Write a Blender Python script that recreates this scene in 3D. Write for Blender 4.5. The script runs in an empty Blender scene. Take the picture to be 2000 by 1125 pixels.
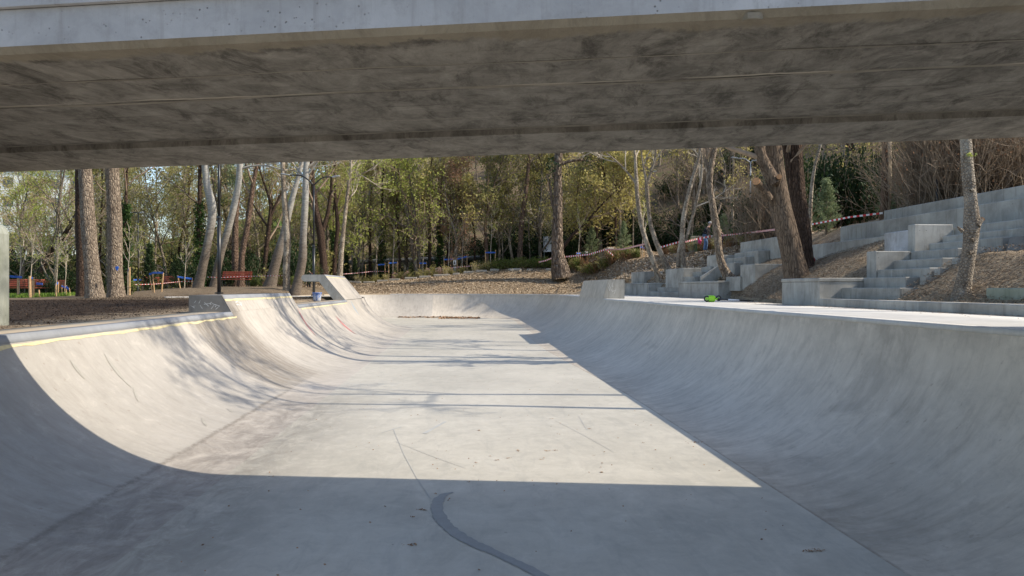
import bpy, math, random
import numpy as np
from mathutils import Vector, Matrix, noise as mnoise

# ---------------------------------------------------------------- camera, world, sun, exposure
SC = bpy.context.scene
COL = SC.collection
R = math.radians
EYE = 1.9
YAW = R(3.62)
FX, FY = math.sin(YAW), math.cos(YAW)

cam_d = bpy.data.cameras.new('camera')
cam = bpy.data.objects.new('camera', cam_d)
COL.objects.link(cam)
cam.location = (0, 0, EYE)
cam.rotation_euler = (R(90), 0, -YAW)
cam_d.sensor_width = 36
cam_d.lens = 27.0
cam_d.clip_start = 0.05
cam_d.clip_end = 1500
SC.camera = cam

SUN_AZ = R(-8.0)          # measured from +x
SUN_EL = R(39.5)
world = bpy.data.worlds.new('World')
SC.world = world
world.use_nodes = True
wn = world.node_tree
sky = wn.nodes.new('ShaderNodeTexSky')
sky.sky_type = 'NISHITA'
sky.sun_disc = False
sky.sun_elevation = SUN_EL
sky.sun_rotation = R(98.0)
sky.dust_density = 1.0
bg = wn.nodes['Background']
bg.inputs['Strength'].default_value = 0.15
wn.links.new(sky.outputs[0], bg.inputs[0])

sun_d = bpy.data.lights.new('sun', 'SUN')
sun_d.energy = 3.75
sun_d.angle = R(0.53)
sun_d.color = (1.0, 0.91, 0.77)
sun = bpy.data.objects.new('sun', sun_d)
COL.objects.link(sun)
sdir = Vector((math.cos(SUN_EL) * math.cos(SUN_AZ), math.cos(SUN_EL) * math.sin(SUN_AZ), math.sin(SUN_EL)))
sun.rotation_euler = sdir.to_track_quat('Z', 'Y').to_euler()
sun.location = (20, -5, 30)

SC.view_settings.view_transform = 'Standard'
SC.view_settings.look = 'None'
SC.view_settings.exposure = 0.66
SC.view_settings.gamma = 1
SC.view_settings.use_curve_mapping = False
SC.cycles.max_bounces = 6
SC.cycles.diffuse_bounces = 4
SC.cycles.transparent_max_bounces = 6

# ---------------------------------------------------------------- helpers
def P(px, py, d):
    """world point seen at photo pixel (px,py) at forward distance d"""
    X = (px - 1000) / 1500.0
    return Vector((d * (FX + X * FY), d * (FY - X * FX), EYE + d * (562.5 - py) / 1500.0))

def ray(px):
    X = (px - 1000) / 1500.0
    return FX + X * FY, FY - X * FX

def at_lat(px, L):
    """y and forward distance where the sight line of column px meets lateral L"""
    rx, ry = ray(px)
    d = L / rx
    return d * ry, d

def zpx(py, d):
    return EYE + d * (562.5 - py) / 1500.0

def pix(p):
    d = p[0] * FX + p[1] * FY
    return 1000 + 1500 * (p[0] * FY - p[1] * FX) / d, 562.5 - 1500 * (p[2] - EYE) / d, d

def sm(t):
    t = np.clip(t, 0, 1)
    return t * t * (3 - 2 * t)

def tag(o, label=None, cat=None, group=None, kind=None):
    if label: o['label'] = label
    if cat: o['category'] = cat
    if group: o['group'] = group
    if kind: o['kind'] = kind
    return o

def empty(name, loc, rz=0, label=None, cat=None, group=None):
    o = bpy.data.objects.new(name, None)
    o.empty_display_size = 0.2
    COL.objects.link(o)
    o.location = loc
    o.rotation_euler = (0, 0, rz)
    return tag(o, label, cat, group)

def link(name, me, parent=None, loc=None):
    o = bpy.data.objects.new(name, me)
    COL.objects.link(o)
    if parent: o.parent = parent
    if loc is not None: o.location = loc
    return o

class MB:
    """collects shapes into one mesh"""
    def __init__(s):
        s.v = []; s.f = []; s.m = []; s.n = 0
    def add(s, verts, faces, m=0):
        b = len(s.v)
        s.v.extend([tuple(v) for v in verts])
        for f in faces:
            s.f.append(tuple(i + b for i in f)); s.m.append(m)
    def box(s, x0, x1, y0, y1, z0, z1, m=0, M=None, bev=0.0):
        if x0 > x1: x0, x1 = x1, x0
        if y0 > y1: y0, y1 = y1, y0
        if z0 > z1: z0, z1 = z1, z0
        if bev:
            b = min(bev, (x1-x0)*.45, (y1-y0)*.45, (z1-z0)*.45)
            vs = []
            idx = {}
            for ix, (xa, sx) in enumerate(((x0, 1), (x1, -1))):
                for iy, (ya, sy) in enumerate(((y0, 1), (y1, -1))):
                    for iz, (za, sz) in enumerate(((z0, 1), (z1, -1))):
                        idx[(ix,iy,iz,'x')] = len(vs); vs.append((xa, ya+sy*b, za+sz*b))
                        idx[(ix,iy,iz,'y')] = len(vs); vs.append((xa+sx*b, ya, za+sz*b))
                        idx[(ix,iy,iz,'z')] = len(vs); vs.append((xa+sx*b, ya+sy*b, za))
            fs = []
            for i in (0, 1):
                q = [idx[(i,0,0,'x')], idx[(i,1,0,'x')], idx[(i,1,1,'x')], idx[(i,0,1,'x')]]
                fs.append(q if i else q[::-1])
                q = [idx[(0,i,0,'y')], idx[(1,i,0,'y')], idx[(1,i,1,'y')], idx[(0,i,1,'y')]]
                fs.append(q[::-1] if i else q)
                q = [idx[(0,0,i,'z')], idx[(1,0,i,'z')], idx[(1,1,i,'z')], idx[(0,1,i,'z')]]
                fs.append(q if i else q[::-1])
            for i in (0, 1):
                for j in (0, 1):
                    q = [idx[(i,j,0,'x')], idx[(i,j,1,'x')], idx[(i,j,1,'y')], idx[(i,j,0,'y')]]
                    fs.append(q if (i ^ j) else q[::-1])
                    q = [idx[(i,0,j,'x')], idx[(i,1,j,'x')], idx[(i,1,j,'z')], idx[(i,0,j,'z')]]
                    fs.append(q[::-1] if (i ^ j) else q)
                    q = [idx[(0,i,j,'y')], idx[(1,i,j,'y')], idx[(1,i,j,'z')], idx[(0,i,j,'z')]]
                    fs.append(q if (i ^ j) else q[::-1])
                    for k in (0, 1):
                        q = [idx[(i,j,k,'x')], idx[(i,j,k,'y')], idx[(i,j,k,'z')]]
                        fs.append(q if (i ^ j ^ k) else q[::-1])
        else:
            vs = [(x0,y0,z0),(x1,y0,z0),(x1,y1,z0),(x0,y1,z0),(x0,y0,z1),(x1,y0,z1),(x1,y1,z1),(x0,y1,z1)]
            fs = [(0,3,2,1),(4,5,6,7),(0,1,5,4),(1,2,6,5),(2,3,7,6),(3,0,4,7)]
        if M is not None: vs = [M @ Vector(v) for v in vs]
        s.add(vs, fs, m)
    def tube(s, pts, radii, n=8, m=0, cap=True):
        pts = [Vector(p) for p in pts]
        vs = []; fs = []
        k = len(pts)
        up = Vector((0, 0, 1)); pr = None
        for i in range(k):
            t = (pts[min(i+1, k-1)] - pts[max(i-1, 0)])
            if t.length < 1e-9: t = Vector((0, 0, 1))
            t.normalize()
            if pr is None:
                a = Vector((1, 0, 0)) if abs(t.x) < .9 else Vector((0, 1, 0))
                pr = (a - t * a.dot(t)).normalized()
            else:
                pr = pr - t * pr.dot(t)
                pr.normalize()
            q = t.cross(pr)
            r = radii[i] if hasattr(radii, '__len__') else radii
            for j in range(n):
                a = 2 * math.pi * j / n
                vs.append(pts[i] + (pr * math.cos(a) + q * math.sin(a)) * r)
        for i in range(k - 1):
            for j in range(n):
                fs.append((i*n+j, i*n+(j+1) % n, (i+1)*n+(j+1) % n, (i+1)*n+j))
        if cap:
            fs.append(tuple(range(n))[::-1]); fs.append(tuple((k-1)*n+j for j in range(n)))
        s.add(vs, fs, m)
    def prism(s, poly, axis, a, b, m=0):
        """extrude polygon (list of 2-tuples) along axis between a and b"""
        n = len(poly)
        def mk(p, t):
            if axis == 'y': return (p[0], t, p[1])
            if axis == 'x': return (t, p[0], p[1])
            return (p[0], p[1], t)
        vs = [mk(p, a) for p in poly] + [mk(p, b) for p in poly]
        fs = [tuple(range(n)), tuple(range(2*n-1, n-1, -1))]
        fs += [(i, i+n, (i+1) % n + n, (i+1) % n) for i in range(n)]
        s.add(vs, fs, m)
    def build(s, name, mats, parent=None, loc=None, smooth=False, fixn=True):
        me = bpy.data.meshes.new(name)
        me.from_pydata(s.v, [], s.f)
        if not isinstance(mats, (list, tuple)): mats = [mats]
        for mt in mats: me.materials.append(mt)
        if len(mats) > 1: me.polygons.foreach_set('material_index', s.m)
        if fixn:
            import bmesh
            bm = bmesh.new(); bm.from_mesh(me)
            bmesh.ops.recalc_face_normals(bm, faces=bm.faces)
            bm.to_mesh(me); bm.free()
        if smooth: me.polygons.foreach_set('use_smooth', [True] * len(me.polygons))
        me.update()
        return link(name, me, parent, loc)

def mesh_np(name, verts, faces, mats, midx=None, smooth=False, uv=None):
    """verts Nx3, faces MxK arrays (or list of such arrays with different K)"""
    fl = faces if isinstance(faces, list) else [faces]
    fl = [f for f in fl if len(f)]
    me = bpy.data.meshes.new(name)
    me.vertices.add(len(verts))
    me.vertices.foreach_set('co', np.asarray(verts, dtype=np.float32).ravel())
    loops = np.concatenate([f.ravel() for f in fl]).astype(np.int32)
    tot = np.concatenate([np.full(len(f), f.shape[1]) for f in fl]).astype(np.int32)
    st = np.concatenate([[0], np.cumsum(tot)[:-1]]).astype(np.int32)
    me.loops.add(len(loops))
    me.loops.foreach_set('vertex_index', loops)
    me.polygons.add(len(tot))
    me.polygons.foreach_set('loop_start', st)
    me.polygons.foreach_set('loop_total', tot)
    if not isinstance(mats, (list, tuple)): mats = [mats]
    for m in mats: me.materials.append(m)
    if midx is not None: me.polygons.foreach_set('material_index', np.asarray(midx, dtype=np.int32))
    if smooth: me.polygons.foreach_set('use_smooth', np.ones(len(tot), dtype=bool))
    if uv is not None:
        l = me.uv_layers.new(name='UVMap')
        l.data.foreach_set('uv', np.asarray(uv, dtype=np.float32)[loops].ravel())
    me.update(calc_edges=True)
    me.validate()
    return me

# ---------------------------------------------------------------- materials
class NT:
    def __init__(s, name, rough=0.85, spec=0.3):
        s.mat = bpy.data.materials.new(name)
        s.mat.use_nodes = True
        s.t = s.mat.node_tree
        s.b = s.t.nodes['Principled BSDF']
        s.b.inputs['Roughness'].default_value = rough
        s.b.inputs['Specular IOR Level'].default_value = spec
        s.co = s.t.nodes.new('ShaderNodeTexCoord')
    def n(s, ty, **kw):
        nd = s.t.nodes.new(ty)
        for k, v in kw.items(): setattr(nd, k, v)
        return nd
    def l(s, a, b): s.t.links.new(a, b)
    def val(s, sock, x):
        if isinstance(x, (int, float)): sock.default_value = x
        elif isinstance(x, (tuple, list)): sock.default_value = (*x, 1) if len(x) == 3 and sock.type == 'RGBA' else x
        else: s.l(x, sock)
    def coord(s, kind='Object', scale=(1, 1, 1), rot=(0, 0, 0)):
        m = s.n('ShaderNodeMapping')
        m.inputs['Scale'].default_value = scale
        m.inputs['Rotation'].default_value = rot
        s.l(s.co.outputs[kind], m.inputs[0])
        return m.outputs[0]
    def noise(s, co, scale=5, detail=4, rough=.6, dist=0):
        n = s.n('ShaderNodeTexNoise')
        n.inputs['Scale'].default_value = scale
        n.inputs['Detail'].default_value = detail
        n.inputs['Roughness'].default_value = rough
        n.inputs['Distortion'].default_value = dist
        s.l(co, n.inputs['Vector'])
        return n.outputs[0]
    def vor(s, co, scale=5, feature='F1', out='Distance'):
        n = s.n('ShaderNodeTexVoronoi', feature=feature)
        n.inputs['Scale'].default_value = scale
        s.l(co, n.inputs['Vector'])
        return n.outputs[out]
    def ramp(s, fac, a, b, lo=0.0, hi=1.0):
        m = s.n('ShaderNodeMapRange')
        m.clamp = True
        s.l(fac, m.inputs[0])
        m.inputs[1].default_value = a; m.inputs[2].default_value = b
        m.inputs[3].default_value = lo; m.inputs[4].default_value = hi
        return m.outputs[0]
    def math(s, op, a, b=None, c=None):
        m = s.n('ShaderNodeMath', operation=op)
        s.val(m.inputs[0], a)
        if b is not None: s.val(m.inputs[1], b)
        if c is not None: s.val(m.inputs[2], c)
        return m.outputs[0]
    def mix(s, fac, a, b, mode='MIX'):
        m = s.n('ShaderNodeMix', data_type='RGBA', blend_type=mode)
        s.val(m.inputs[0], fac)
        s.val(m.inputs[6], a); s.val(m.inputs[7], b)
        return m.outputs[2]
    def xyz(s, co):
        n = s.n('ShaderNodeSeparateXYZ'); s.l(co, n.inputs[0])
        return n.outputs
    def color(s, c): s.val(s.b.inputs['Base Color'], c)
    def bump(s, h, dist=.01, strength=1.0, prev=None):
        b = s.n('ShaderNodeBump')
        b.inputs['Distance'].default_value = dist
        b.inputs['Strength'].default_value = strength
        s.l(h, b.inputs['Height'])
        if prev is not None: s.l(prev, b.inputs['Normal'])
        s.l(b.outputs[0], s.b.inputs['Normal'])
        return b.outputs[0]

def simple(name, c, rough=.6, metal=0.0, var=.15, scale=6, spec=.4):
    m = NT(name, rough, spec)
    co = m.coord()
    f = m.noise(co, scale, 3)
    m.color(m.mix(m.ramp(f, .3, .7), tuple(x * (1 - var) for x in c), tuple(min(1, x * (1 + var)) for x in c)))
    m.b.inputs['Metallic'].default_value = metal
    return m.mat

MT = {}

def bowl_concrete():
    m = NT('bowl_wall_concrete', .55, .35)
    uv = m.coord('UV', (1, 1, 1))
    st = m.coord('UV', (8.0, 1.7, 1), (0, 0, R(9)))
    st2 = m.coord('UV', (26, 3.2, 1), (0, 0, R(-7)))
    big = m.noise(uv, .55, 5, .6)
    s1 = m.noise(st, 1.0, 6, .65, .4)
    s2 = m.noise(st2, 1.0, 4, .7)
    fine = m.noise(uv, 38, 3, .7)
    c = m.mix(m.ramp(big, .35, .7), (.40, .388, .355), (.50, .485, .445))
    c = m.mix(m.math('MULTIPLY', m.ramp(s1, .50, .72), .46), c, (.26, .25, .235))
    c = m.mix(m.math('MULTIPLY', m.ramp(s2, .56, .76), .30), c, (.25, .245, .23))
    c = m.mix(m.math('MULTIPLY', m.ramp(s1, .44, .28), .35), c, (.58, .565, .525))
    # darker pour in the left wall and the brown dirt at the foot of the walls
    ob = m.coord('Object')
    x, y, z = m.xyz(ob)
    wob = m.math('ADD', y, m.math('MULTIPLY', m.noise(st, 1.2, 3), .9))
    left = m.ramp(x, -2.0, -2.1)
    patch = m.math('MULTIPLY', m.math('MULTIPLY', m.ramp(wob, 14.0, 14.5), m.ramp(wob, 17.6, 16.9)), m.math('MULTIPLY', left, m.ramp(m.xyz(uv)[1], .1, 1.0)))
    c = m.mix(m.math('MULTIPLY', patch, m.ramp(s1, .25, .6, .45, .85)), c, (.20, .18, .15))
    clean = m.math('MULTIPLY', m.ramp(wob, 13.9, 13.2), left)
    c = m.mix(m.math('MULTIPLY', clean, .55), c, m.mix(m.ramp(m.noise(uv, 1.6, 5), .3, .7), (.285, .285, .268), (.345, .343, .325)))
    v_ = m.xyz(m.co.outputs['UV'])[1]
    jn = m.math('ADD', v_, m.math('MULTIPLY', m.math('SUBTRACT', m.noise(uv, 3.0, 6, .8), .5), .16))
    low = m.math('MULTIPLY', m.math('MULTIPLY', m.ramp(jn, .72, .68), m.ramp(y, 15.5, 13.0)), left)
    c = m.mix(m.math('MULTIPLY', m.ramp(jn, .72, .68), m.math('MULTIPLY', m.ramp(y, 17, 14.5), left)), c, strip_color(m, ob)[0])
    blend = m.math('MULTIPLY', m.ramp(v_, .30, .0), m.ramp(x, -1.9, -2.0))
    c = m.mix(blend, c, strip_color(m, ob)[0])
    seam = m.math('MULTIPLY', m.math('MULTIPLY', m.ramp(jn, .66, .69), m.ramp(jn, .75, .71)), m.math('MULTIPLY', left, m.ramp(y, 15, 13)))
    c = m.mix(m.math('MULTIPLY', seam, m.ramp(m.noise(uv, 9, 5, .8), .38, .52, .15, .85)), c, (.20, .185, .16))
    foot = m.math('MULTIPLY', m.ramp(v_, .85, .0), m.ramp(x, 0, .1))
    rl = m.math('MULTIPLY', m.math('MULTIPLY', m.ramp(v_, .035, .015), m.ramp(x, 0, .1)), m.ramp(y, 26, 16))
    c = m.mix(m.math('MULTIPLY', rl, m.ramp(m.noise(uv, 5, 5, .8), .35, .55, .1, .7)), c, (.15, .14, .12))
    c = m.mix(m.math('MULTIPLY', foot, m.ramp(m.noise(uv, 2.3, 6, .7, 1), .40, .68, 0, .62)), c, (.21, .185, .155))
    spot = m.ramp(m.noise(uv, 9, 2, .5), .70, .74)
    c = m.mix(m.math('MULTIPLY', spot, .5), c, (.25, .22, .19))
    top = m.math('MULTIPLY', m.ramp(z, 1.28, 1.46), m.ramp(m.noise(uv, 3.1, 5, .7), .38, .6, 0, .55))
    c = m.mix(m.math('MULTIPLY', top, m.ramp(x, 0, .1)), c, (.27, .26, .235))
    mot = m.noise(uv, 3.4, 10, .78, .4)
    c = m.mix(m.math('MULTIPLY', m.ramp(mot, .50, .66), .45), c, (.27, .262, .24))
    c = m.mix(m.math('MULTIPLY', m.ramp(mot, .46, .34), .35), c, (.58, .57, .53))
    blot = m.noise(uv, .8, 6, .7, .8)
    c = m.mix(m.math('MULTIPLY', m.math('MULTIPLY', m.ramp(blot, .56, .66), m.ramp(x, 0, .1)), .45), c, (.24, .23, .21))
    pit = m.ramp(m.noise(uv, 60, 1, .5), .74, .78)
    c = m.mix(m.math('MULTIPLY', pit, .6), c, (.16, .15, .14))
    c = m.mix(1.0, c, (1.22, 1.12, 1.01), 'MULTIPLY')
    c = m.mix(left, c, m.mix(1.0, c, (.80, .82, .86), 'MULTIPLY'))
    m.color(c)
    m.val(m.b.inputs['Roughness'], m.ramp(s1, .3, .7, .42, .68))
    h = m.math('ADD', m.math('MULTIPLY', s1, .6), m.math('MULTIPLY', fine, .25))
    m.bump(h, .006, .6)
    return m.mat

def strip_color(m, ob):
    big = m.noise(ob, .35, 5, .6, .6)
    mid = m.noise(m.coord('Object', (1.6, .9, 1), (0, 0, R(25))), 1.3, 7, .7, .8)
    c = m.mix(m.ramp(big, .35, .68), (.43, .415, .38), (.54, .52, .48))
    c = m.mix(m.math('MULTIPLY', m.ramp(mid, .50, .72), .40), c, (.31, .305, .29))
    c = m.mix(m.math('MULTIPLY', m.ramp(mid, .46, .30), .35), c, (.60, .58, .54))
    x, y, z = m.xyz(ob)
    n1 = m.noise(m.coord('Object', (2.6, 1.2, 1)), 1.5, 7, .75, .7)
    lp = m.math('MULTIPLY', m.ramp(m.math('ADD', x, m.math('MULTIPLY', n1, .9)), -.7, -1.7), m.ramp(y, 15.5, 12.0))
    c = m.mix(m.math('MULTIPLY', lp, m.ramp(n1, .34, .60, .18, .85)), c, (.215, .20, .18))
    return c, big, mid

def floor_concrete():
    m = NT('bowl_floor_concrete', .5, .4)
    ob = m.coord('Object')
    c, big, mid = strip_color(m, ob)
    mot = m.noise(ob, 4.2, 10, .78, .5)
    c = m.mix(m.math('MULTIPLY', m.ramp(mot, .50, .66), .38), c, (.30, .295, .275))
    c = m.mix(m.math('MULTIPLY', m.ramp(mot, .46, .34), .32), c, (.66, .64, .60))
    sw = m.noise(m.coord('Object', (1.8, .35, 1), (0, 0, R(-14))), 2.0, 7, .7, 1.2)
    c = m.mix(m.math('MULTIPLY', m.ramp(sw, .53, .68), .34), c, (.29, .29, .28))
    # curved trowel arcs and wheel scuffs
    for (sx, sy, r, sc) in ((1.1, .18, 18, 2.2), (.5, 1.3, -38, 1.9), (1.0, .10, -12, 3.1)):
        a = m.noise(m.coord('Object', (sx * 4, sy, 1), (0, 0, R(r))), sc, 2, .5, 1.5)
        line = m.math('SUBTRACT', 1.0, m.ramp(m.math('ABSOLUTE', m.math('SUBTRACT', a, .5)), 0.0, .006))
        c = m.mix(m.math('MULTIPLY', m.math('MULTIPLY', line, m.ramp(big, .42, .6)), .14), c, (.28, .28, .275))
    dots = m.vor(ob, 2.6)
    dk = m.math('MULTIPLY', m.ramp(dots, .034, .022), m.ramp(m.noise(ob, 1.9, 2), .42, .55))
    c = m.mix(m.math('MULTIPLY', dk, .85), c, (.10, .075, .05))
    dirt = m.math('MULTIPLY', m.ramp(m.noise(m.coord('Object', (1.2, 3, 1)), 2.4, 6, .75), .655, .70), m.ramp(m.noise(ob, .5, 2), .45, .6))
    c = m.mix(m.math('MULTIPLY', dirt, .6), c, (.30, .23, .155))
    c = m.mix(1.0, c, (1.03, 1.0, .925), 'MULTIPLY')
    m.color(c)
    m.val(m.b.inputs['Roughness'], m.ramp(mid, .3, .7, .38, .62))
    h = m.math('ADD', m.math('MULTIPLY', mid, .5), m.math('MULTIPLY', m.noise(ob, 45, 3, .7), .3))
    m.bump(h, .005, .55)
    return m.mat

def cast_concrete(name, lo, hi, streak=.5, stain=(.20, .185, .16), bugs=True, bumpd=.008, bsc=11):
    m = NT(name, .8, .25)
    ob = m.coord('Object')
    big = m.noise(ob, 1.1, 5, .65, .3)
    c = m.mix(m.ramp(big, .3, .7), lo, hi)
    st = m.noise(m.coord('Object', (5, 5, .7)), 1.6, 5, .7)
    c = m.mix(m.math('MULTIPLY', m.ramp(st, .52, .74), streak), c, stain)
    c = m.mix(m.math('MULTIPLY', m.ramp(st, .42, .30), .3), c, tuple(min(.8, x * 1.25) for x in hi))
    hbase = m.math('MULTIPLY', m.noise(ob, 9, 5, .7), .6)
    if bugs:
        v = m.vor(ob, bsc)
        hole = m.math('MULTIPLY', m.ramp(v, .13, .09), m.ramp(m.noise(ob, 2.3, 3), .48, .60))
        c = m.mix(m.math('MULTIPLY', hole, .6), c, tuple(x * .45 for x in lo))
        hbase = m.math('SUBTRACT', hbase, m.math('MULTIPLY', hole, .8))
    m.color(c)
    m.bump(hbase, bumpd, .7)
    return m.mat

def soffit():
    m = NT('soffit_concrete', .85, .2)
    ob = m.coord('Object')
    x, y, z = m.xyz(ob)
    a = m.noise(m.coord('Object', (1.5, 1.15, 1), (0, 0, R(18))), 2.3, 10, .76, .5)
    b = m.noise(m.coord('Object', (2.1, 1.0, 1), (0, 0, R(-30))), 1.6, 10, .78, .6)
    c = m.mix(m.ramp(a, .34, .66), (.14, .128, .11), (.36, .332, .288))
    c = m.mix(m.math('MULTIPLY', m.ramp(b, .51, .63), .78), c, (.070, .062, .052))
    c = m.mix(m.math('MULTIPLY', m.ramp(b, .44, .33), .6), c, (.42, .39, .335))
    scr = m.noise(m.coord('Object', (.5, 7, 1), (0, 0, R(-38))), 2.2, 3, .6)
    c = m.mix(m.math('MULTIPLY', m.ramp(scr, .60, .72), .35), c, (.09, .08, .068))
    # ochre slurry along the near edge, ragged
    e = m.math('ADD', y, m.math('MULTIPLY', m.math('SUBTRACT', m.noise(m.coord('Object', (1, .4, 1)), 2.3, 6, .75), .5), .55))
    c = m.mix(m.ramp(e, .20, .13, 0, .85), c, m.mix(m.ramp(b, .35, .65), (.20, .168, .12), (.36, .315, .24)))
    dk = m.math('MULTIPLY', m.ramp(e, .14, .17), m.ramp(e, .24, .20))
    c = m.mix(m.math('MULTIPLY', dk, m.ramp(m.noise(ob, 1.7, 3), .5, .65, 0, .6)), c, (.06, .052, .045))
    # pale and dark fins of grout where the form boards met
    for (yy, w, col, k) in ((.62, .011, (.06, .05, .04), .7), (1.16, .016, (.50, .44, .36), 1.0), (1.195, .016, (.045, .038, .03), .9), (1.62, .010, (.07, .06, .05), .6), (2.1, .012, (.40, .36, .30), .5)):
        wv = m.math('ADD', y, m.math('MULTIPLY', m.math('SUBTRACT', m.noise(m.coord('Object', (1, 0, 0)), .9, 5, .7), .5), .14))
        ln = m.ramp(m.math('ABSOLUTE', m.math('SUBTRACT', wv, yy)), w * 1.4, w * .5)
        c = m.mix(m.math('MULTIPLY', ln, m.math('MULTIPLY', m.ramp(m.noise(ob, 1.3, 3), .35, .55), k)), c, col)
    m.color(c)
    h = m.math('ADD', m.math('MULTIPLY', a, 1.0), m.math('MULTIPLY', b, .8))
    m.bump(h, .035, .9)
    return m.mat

def ground_mat():
    m = NT('mulch_ground', .95, .1)
    ob = m.coord('Object')
    x, y, z = m.xyz(ob)
    f1 = m.noise(m.coord('Object', (1, 1, 1)), 17, 6, .75)
    f2 = m.noise(ob, 1.3, 5, .65, .5)
    f3 = m.noise(m.coord('Object', (3, 1, 2), (0, 0, R(30))), 9, 5, .8)
    dry = m.mix(m.ramp(f1, .36, .66), (.16, .115, .075), (.52, .41, .28))
    dry = m.mix(m.ramp(f3, .56, .68, 0, .8), dry, (.62, .52, .38))
    dry = m.mix(m.ramp(f2, .50, .70, 0, .6), dry, (.11, .075, .045))
    soil = m.mix(m.ramp(f1, .36, .68), (.016, .011, .008), (.070, .048, .033))
    soil = m.mix(m.ramp(f2, .55, .75, 0, .45), soil, (.11, .08, .058))
    fol = m.mix(m.ramp(f1, .36, .66), (.07, .05, .034), (.27, .20, .13))
    fol = m.mix(m.ramp(f2, .50, .62, 0, .75), fol, (.12, .13, .05))
    wob = m.math('ADD', x, m.math('MULTIPLY', m.math('SUBTRACT', f2, .5), 3))
    c = m.mix(m.ramp(wob, -6.0, -7.5), dry, soil)
    c = m.mix(m.math('MULTIPLY', m.ramp(m.math('ADD', y, m.math('MULTIPLY', f2, 3)), 30, 33), m.ramp(wob, -3, -6)), c, m.mix(.5, dry, soil))
    c = m.mix(m.ramp(m.math('ADD', y, m.math('MULTIPLY', f2, 6)), 62, 68), c, fol)
    c = m.mix(m.math('MULTIPLY', m.ramp(wob, -18, -21), m.ramp(y, 35, 38)), c, m.mix(m.ramp(f1, .3, .6), (.06, .10, .02), (.16, .24, .05)))
    m.color(c)
    h = m.math('ADD', m.math('MULTIPLY', f1, 1.0), m.math('MULTIPLY', f3, .8))
    m.bump(h, .05, 1.0)
    return m.mat

def bark(name, lo, hi, vs=2.0, scale=9, bumpd=.03, dist=.6, patches=None):
    m = NT(name, .9, .15)
    co = m.coord('Object', (1, 1, 1 / vs))
    f = m.noise(co, scale, 6, .72, dist)
    v = m.vor(co, scale * 1.4, 'DISTANCE_TO_EDGE')
    c = m.mix(m.ramp(f, .33, .67), lo, hi)
    c = m.mix(m.math('MULTIPLY', m.ramp(v, .09, .0), .65), c, tuple(x * .4 for x in lo))
    if patches:
        g = m.noise(m.coord('Object', (1, 1, .6)), 2.6, 3, .6, .5)
        c = m.mix(m.ramp(g, .48, .60, 0, .85), c, patches)
    m.color(c)
    h = m.math('ADD', m.math('MULTIPLY', m.ramp(v, 0, .22), 1.0), f)
    m.bump(h, bumpd, .9)
    return m.mat

def poplar_bark():
    m = NT('pale_poplar_bark', .8, .2)
    ob = m.coord('Object')
    x, y, z = m.xyz(ob)
    f = m.noise(m.coord('Object', (1, 1, 3)), 4, 5, .7, .8)
    ring = m.noise(m.coord('Object', (1.6, 1.6, 5)), 3, 5, .75, 1.6)
    c = m.mix(m.ramp(f, .3, .7), (.22, .21, .185), (.44, .42, .375))
    c = m.mix(m.math('MULTIPLY', m.ramp(ring, .58, .70), .5), c, (.14, .12, .10))
    low = m.math('ADD', z, m.math('MULTIPLY', f, 3.5))
    c = m.mix(m.ramp(low, 6.8, 3.6), c, m.mix(m.ramp(ring, .35, .65), (.07, .052, .04), (.21, .17, .13)))
    m.color(c)
    m.bump(m.math('ADD', f, ring), .02, .8)
    return m.mat

def leaf(name, lo, hi, trans=.35):
    trans = min(.6, trans*1.2)
    m = NT(name, .6, .25)
    oi = m.n('ShaderNodeObjectInfo')
    ge = m.n('ShaderNodeNewGeometry')
    f = m.noise(m.coord('Object'), 1.1, 3)
    r = m.math('MULTIPLY', m.math('ADD', ge.outputs['Random Per Island'], m.ramp(f, .3, .7)), .5)
    c = m.mix(r, lo, hi)
    m.color(c)
    tr = m.n('ShaderNodeBsdfTranslucent')
    m.l(c, tr.inputs[0])
    mx = m.n('ShaderNodeMixShader')
    mx.inputs[0].default_value = trans
    m.l(m.b.outputs[0], mx.inputs[1]); m.l(tr.outputs[0], mx.inputs[2])
    m.l(mx.outputs[0], m.t.nodes['Material Output'].inputs[0])
    return m.mat

def tape_mat():
    m = NT('red_white_tape', .5, .3)
    u = m.xyz(m.coord('UV'))[0]
    fr = m.math('FRACT', m.math('MULTIPLY', u, 5.5))
    c = m.mix(m.math('GREATER_THAN', fr, .5), (.72, .70, .68), (.55, .03, .03))
    m.color(c)
    return m.mat

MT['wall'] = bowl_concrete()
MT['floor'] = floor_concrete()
MT['deck'] = cast_concrete('deck_concrete', (.44, .425, .395), (.57, .555, .52), .3, (.30, .28, .25), False, .004)
def tint_left(mat):
    t = mat.node_tree; b_ = t.nodes['Principled BSDF']; src = b_.inputs['Base Color'].links[0].from_socket
    co = t.nodes.new('ShaderNodeTexCoord'); sp = t.nodes.new('ShaderNodeSeparateXYZ'); t.links.new(co.outputs['Object'], sp.inputs[0])
    mr = t.nodes.new('ShaderNodeMapRange'); t.links.new(sp.outputs[0], mr.inputs[0]); mr.inputs[1].default_value = -4.85; mr.inputs[2].default_value = -4.95
    mx = t.nodes.new('ShaderNodeMix'); mx.data_type = 'RGBA'; mx.blend_type = 'MULTIPLY'
    t.links.new(mr.outputs[0], mx.inputs[0]); t.links.new(src, mx.inputs[6]); mx.inputs[7].default_value = (.86, .72, .55, 1)
    t.links.new(mx.outputs[2], b_.inputs['Base Color'])
tint_left(MT['deck'])
MT['coping'] = cast_concrete('coping_concrete', (.20, .21, .225), (.29, .30, .315), .3, (.22, .22, .22), False, .003)
MT['block'] = cast_concrete('cast_block_concrete', (.22, .21, .185), (.45, .435, .39), .65, (.16, .145, .12))
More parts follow.
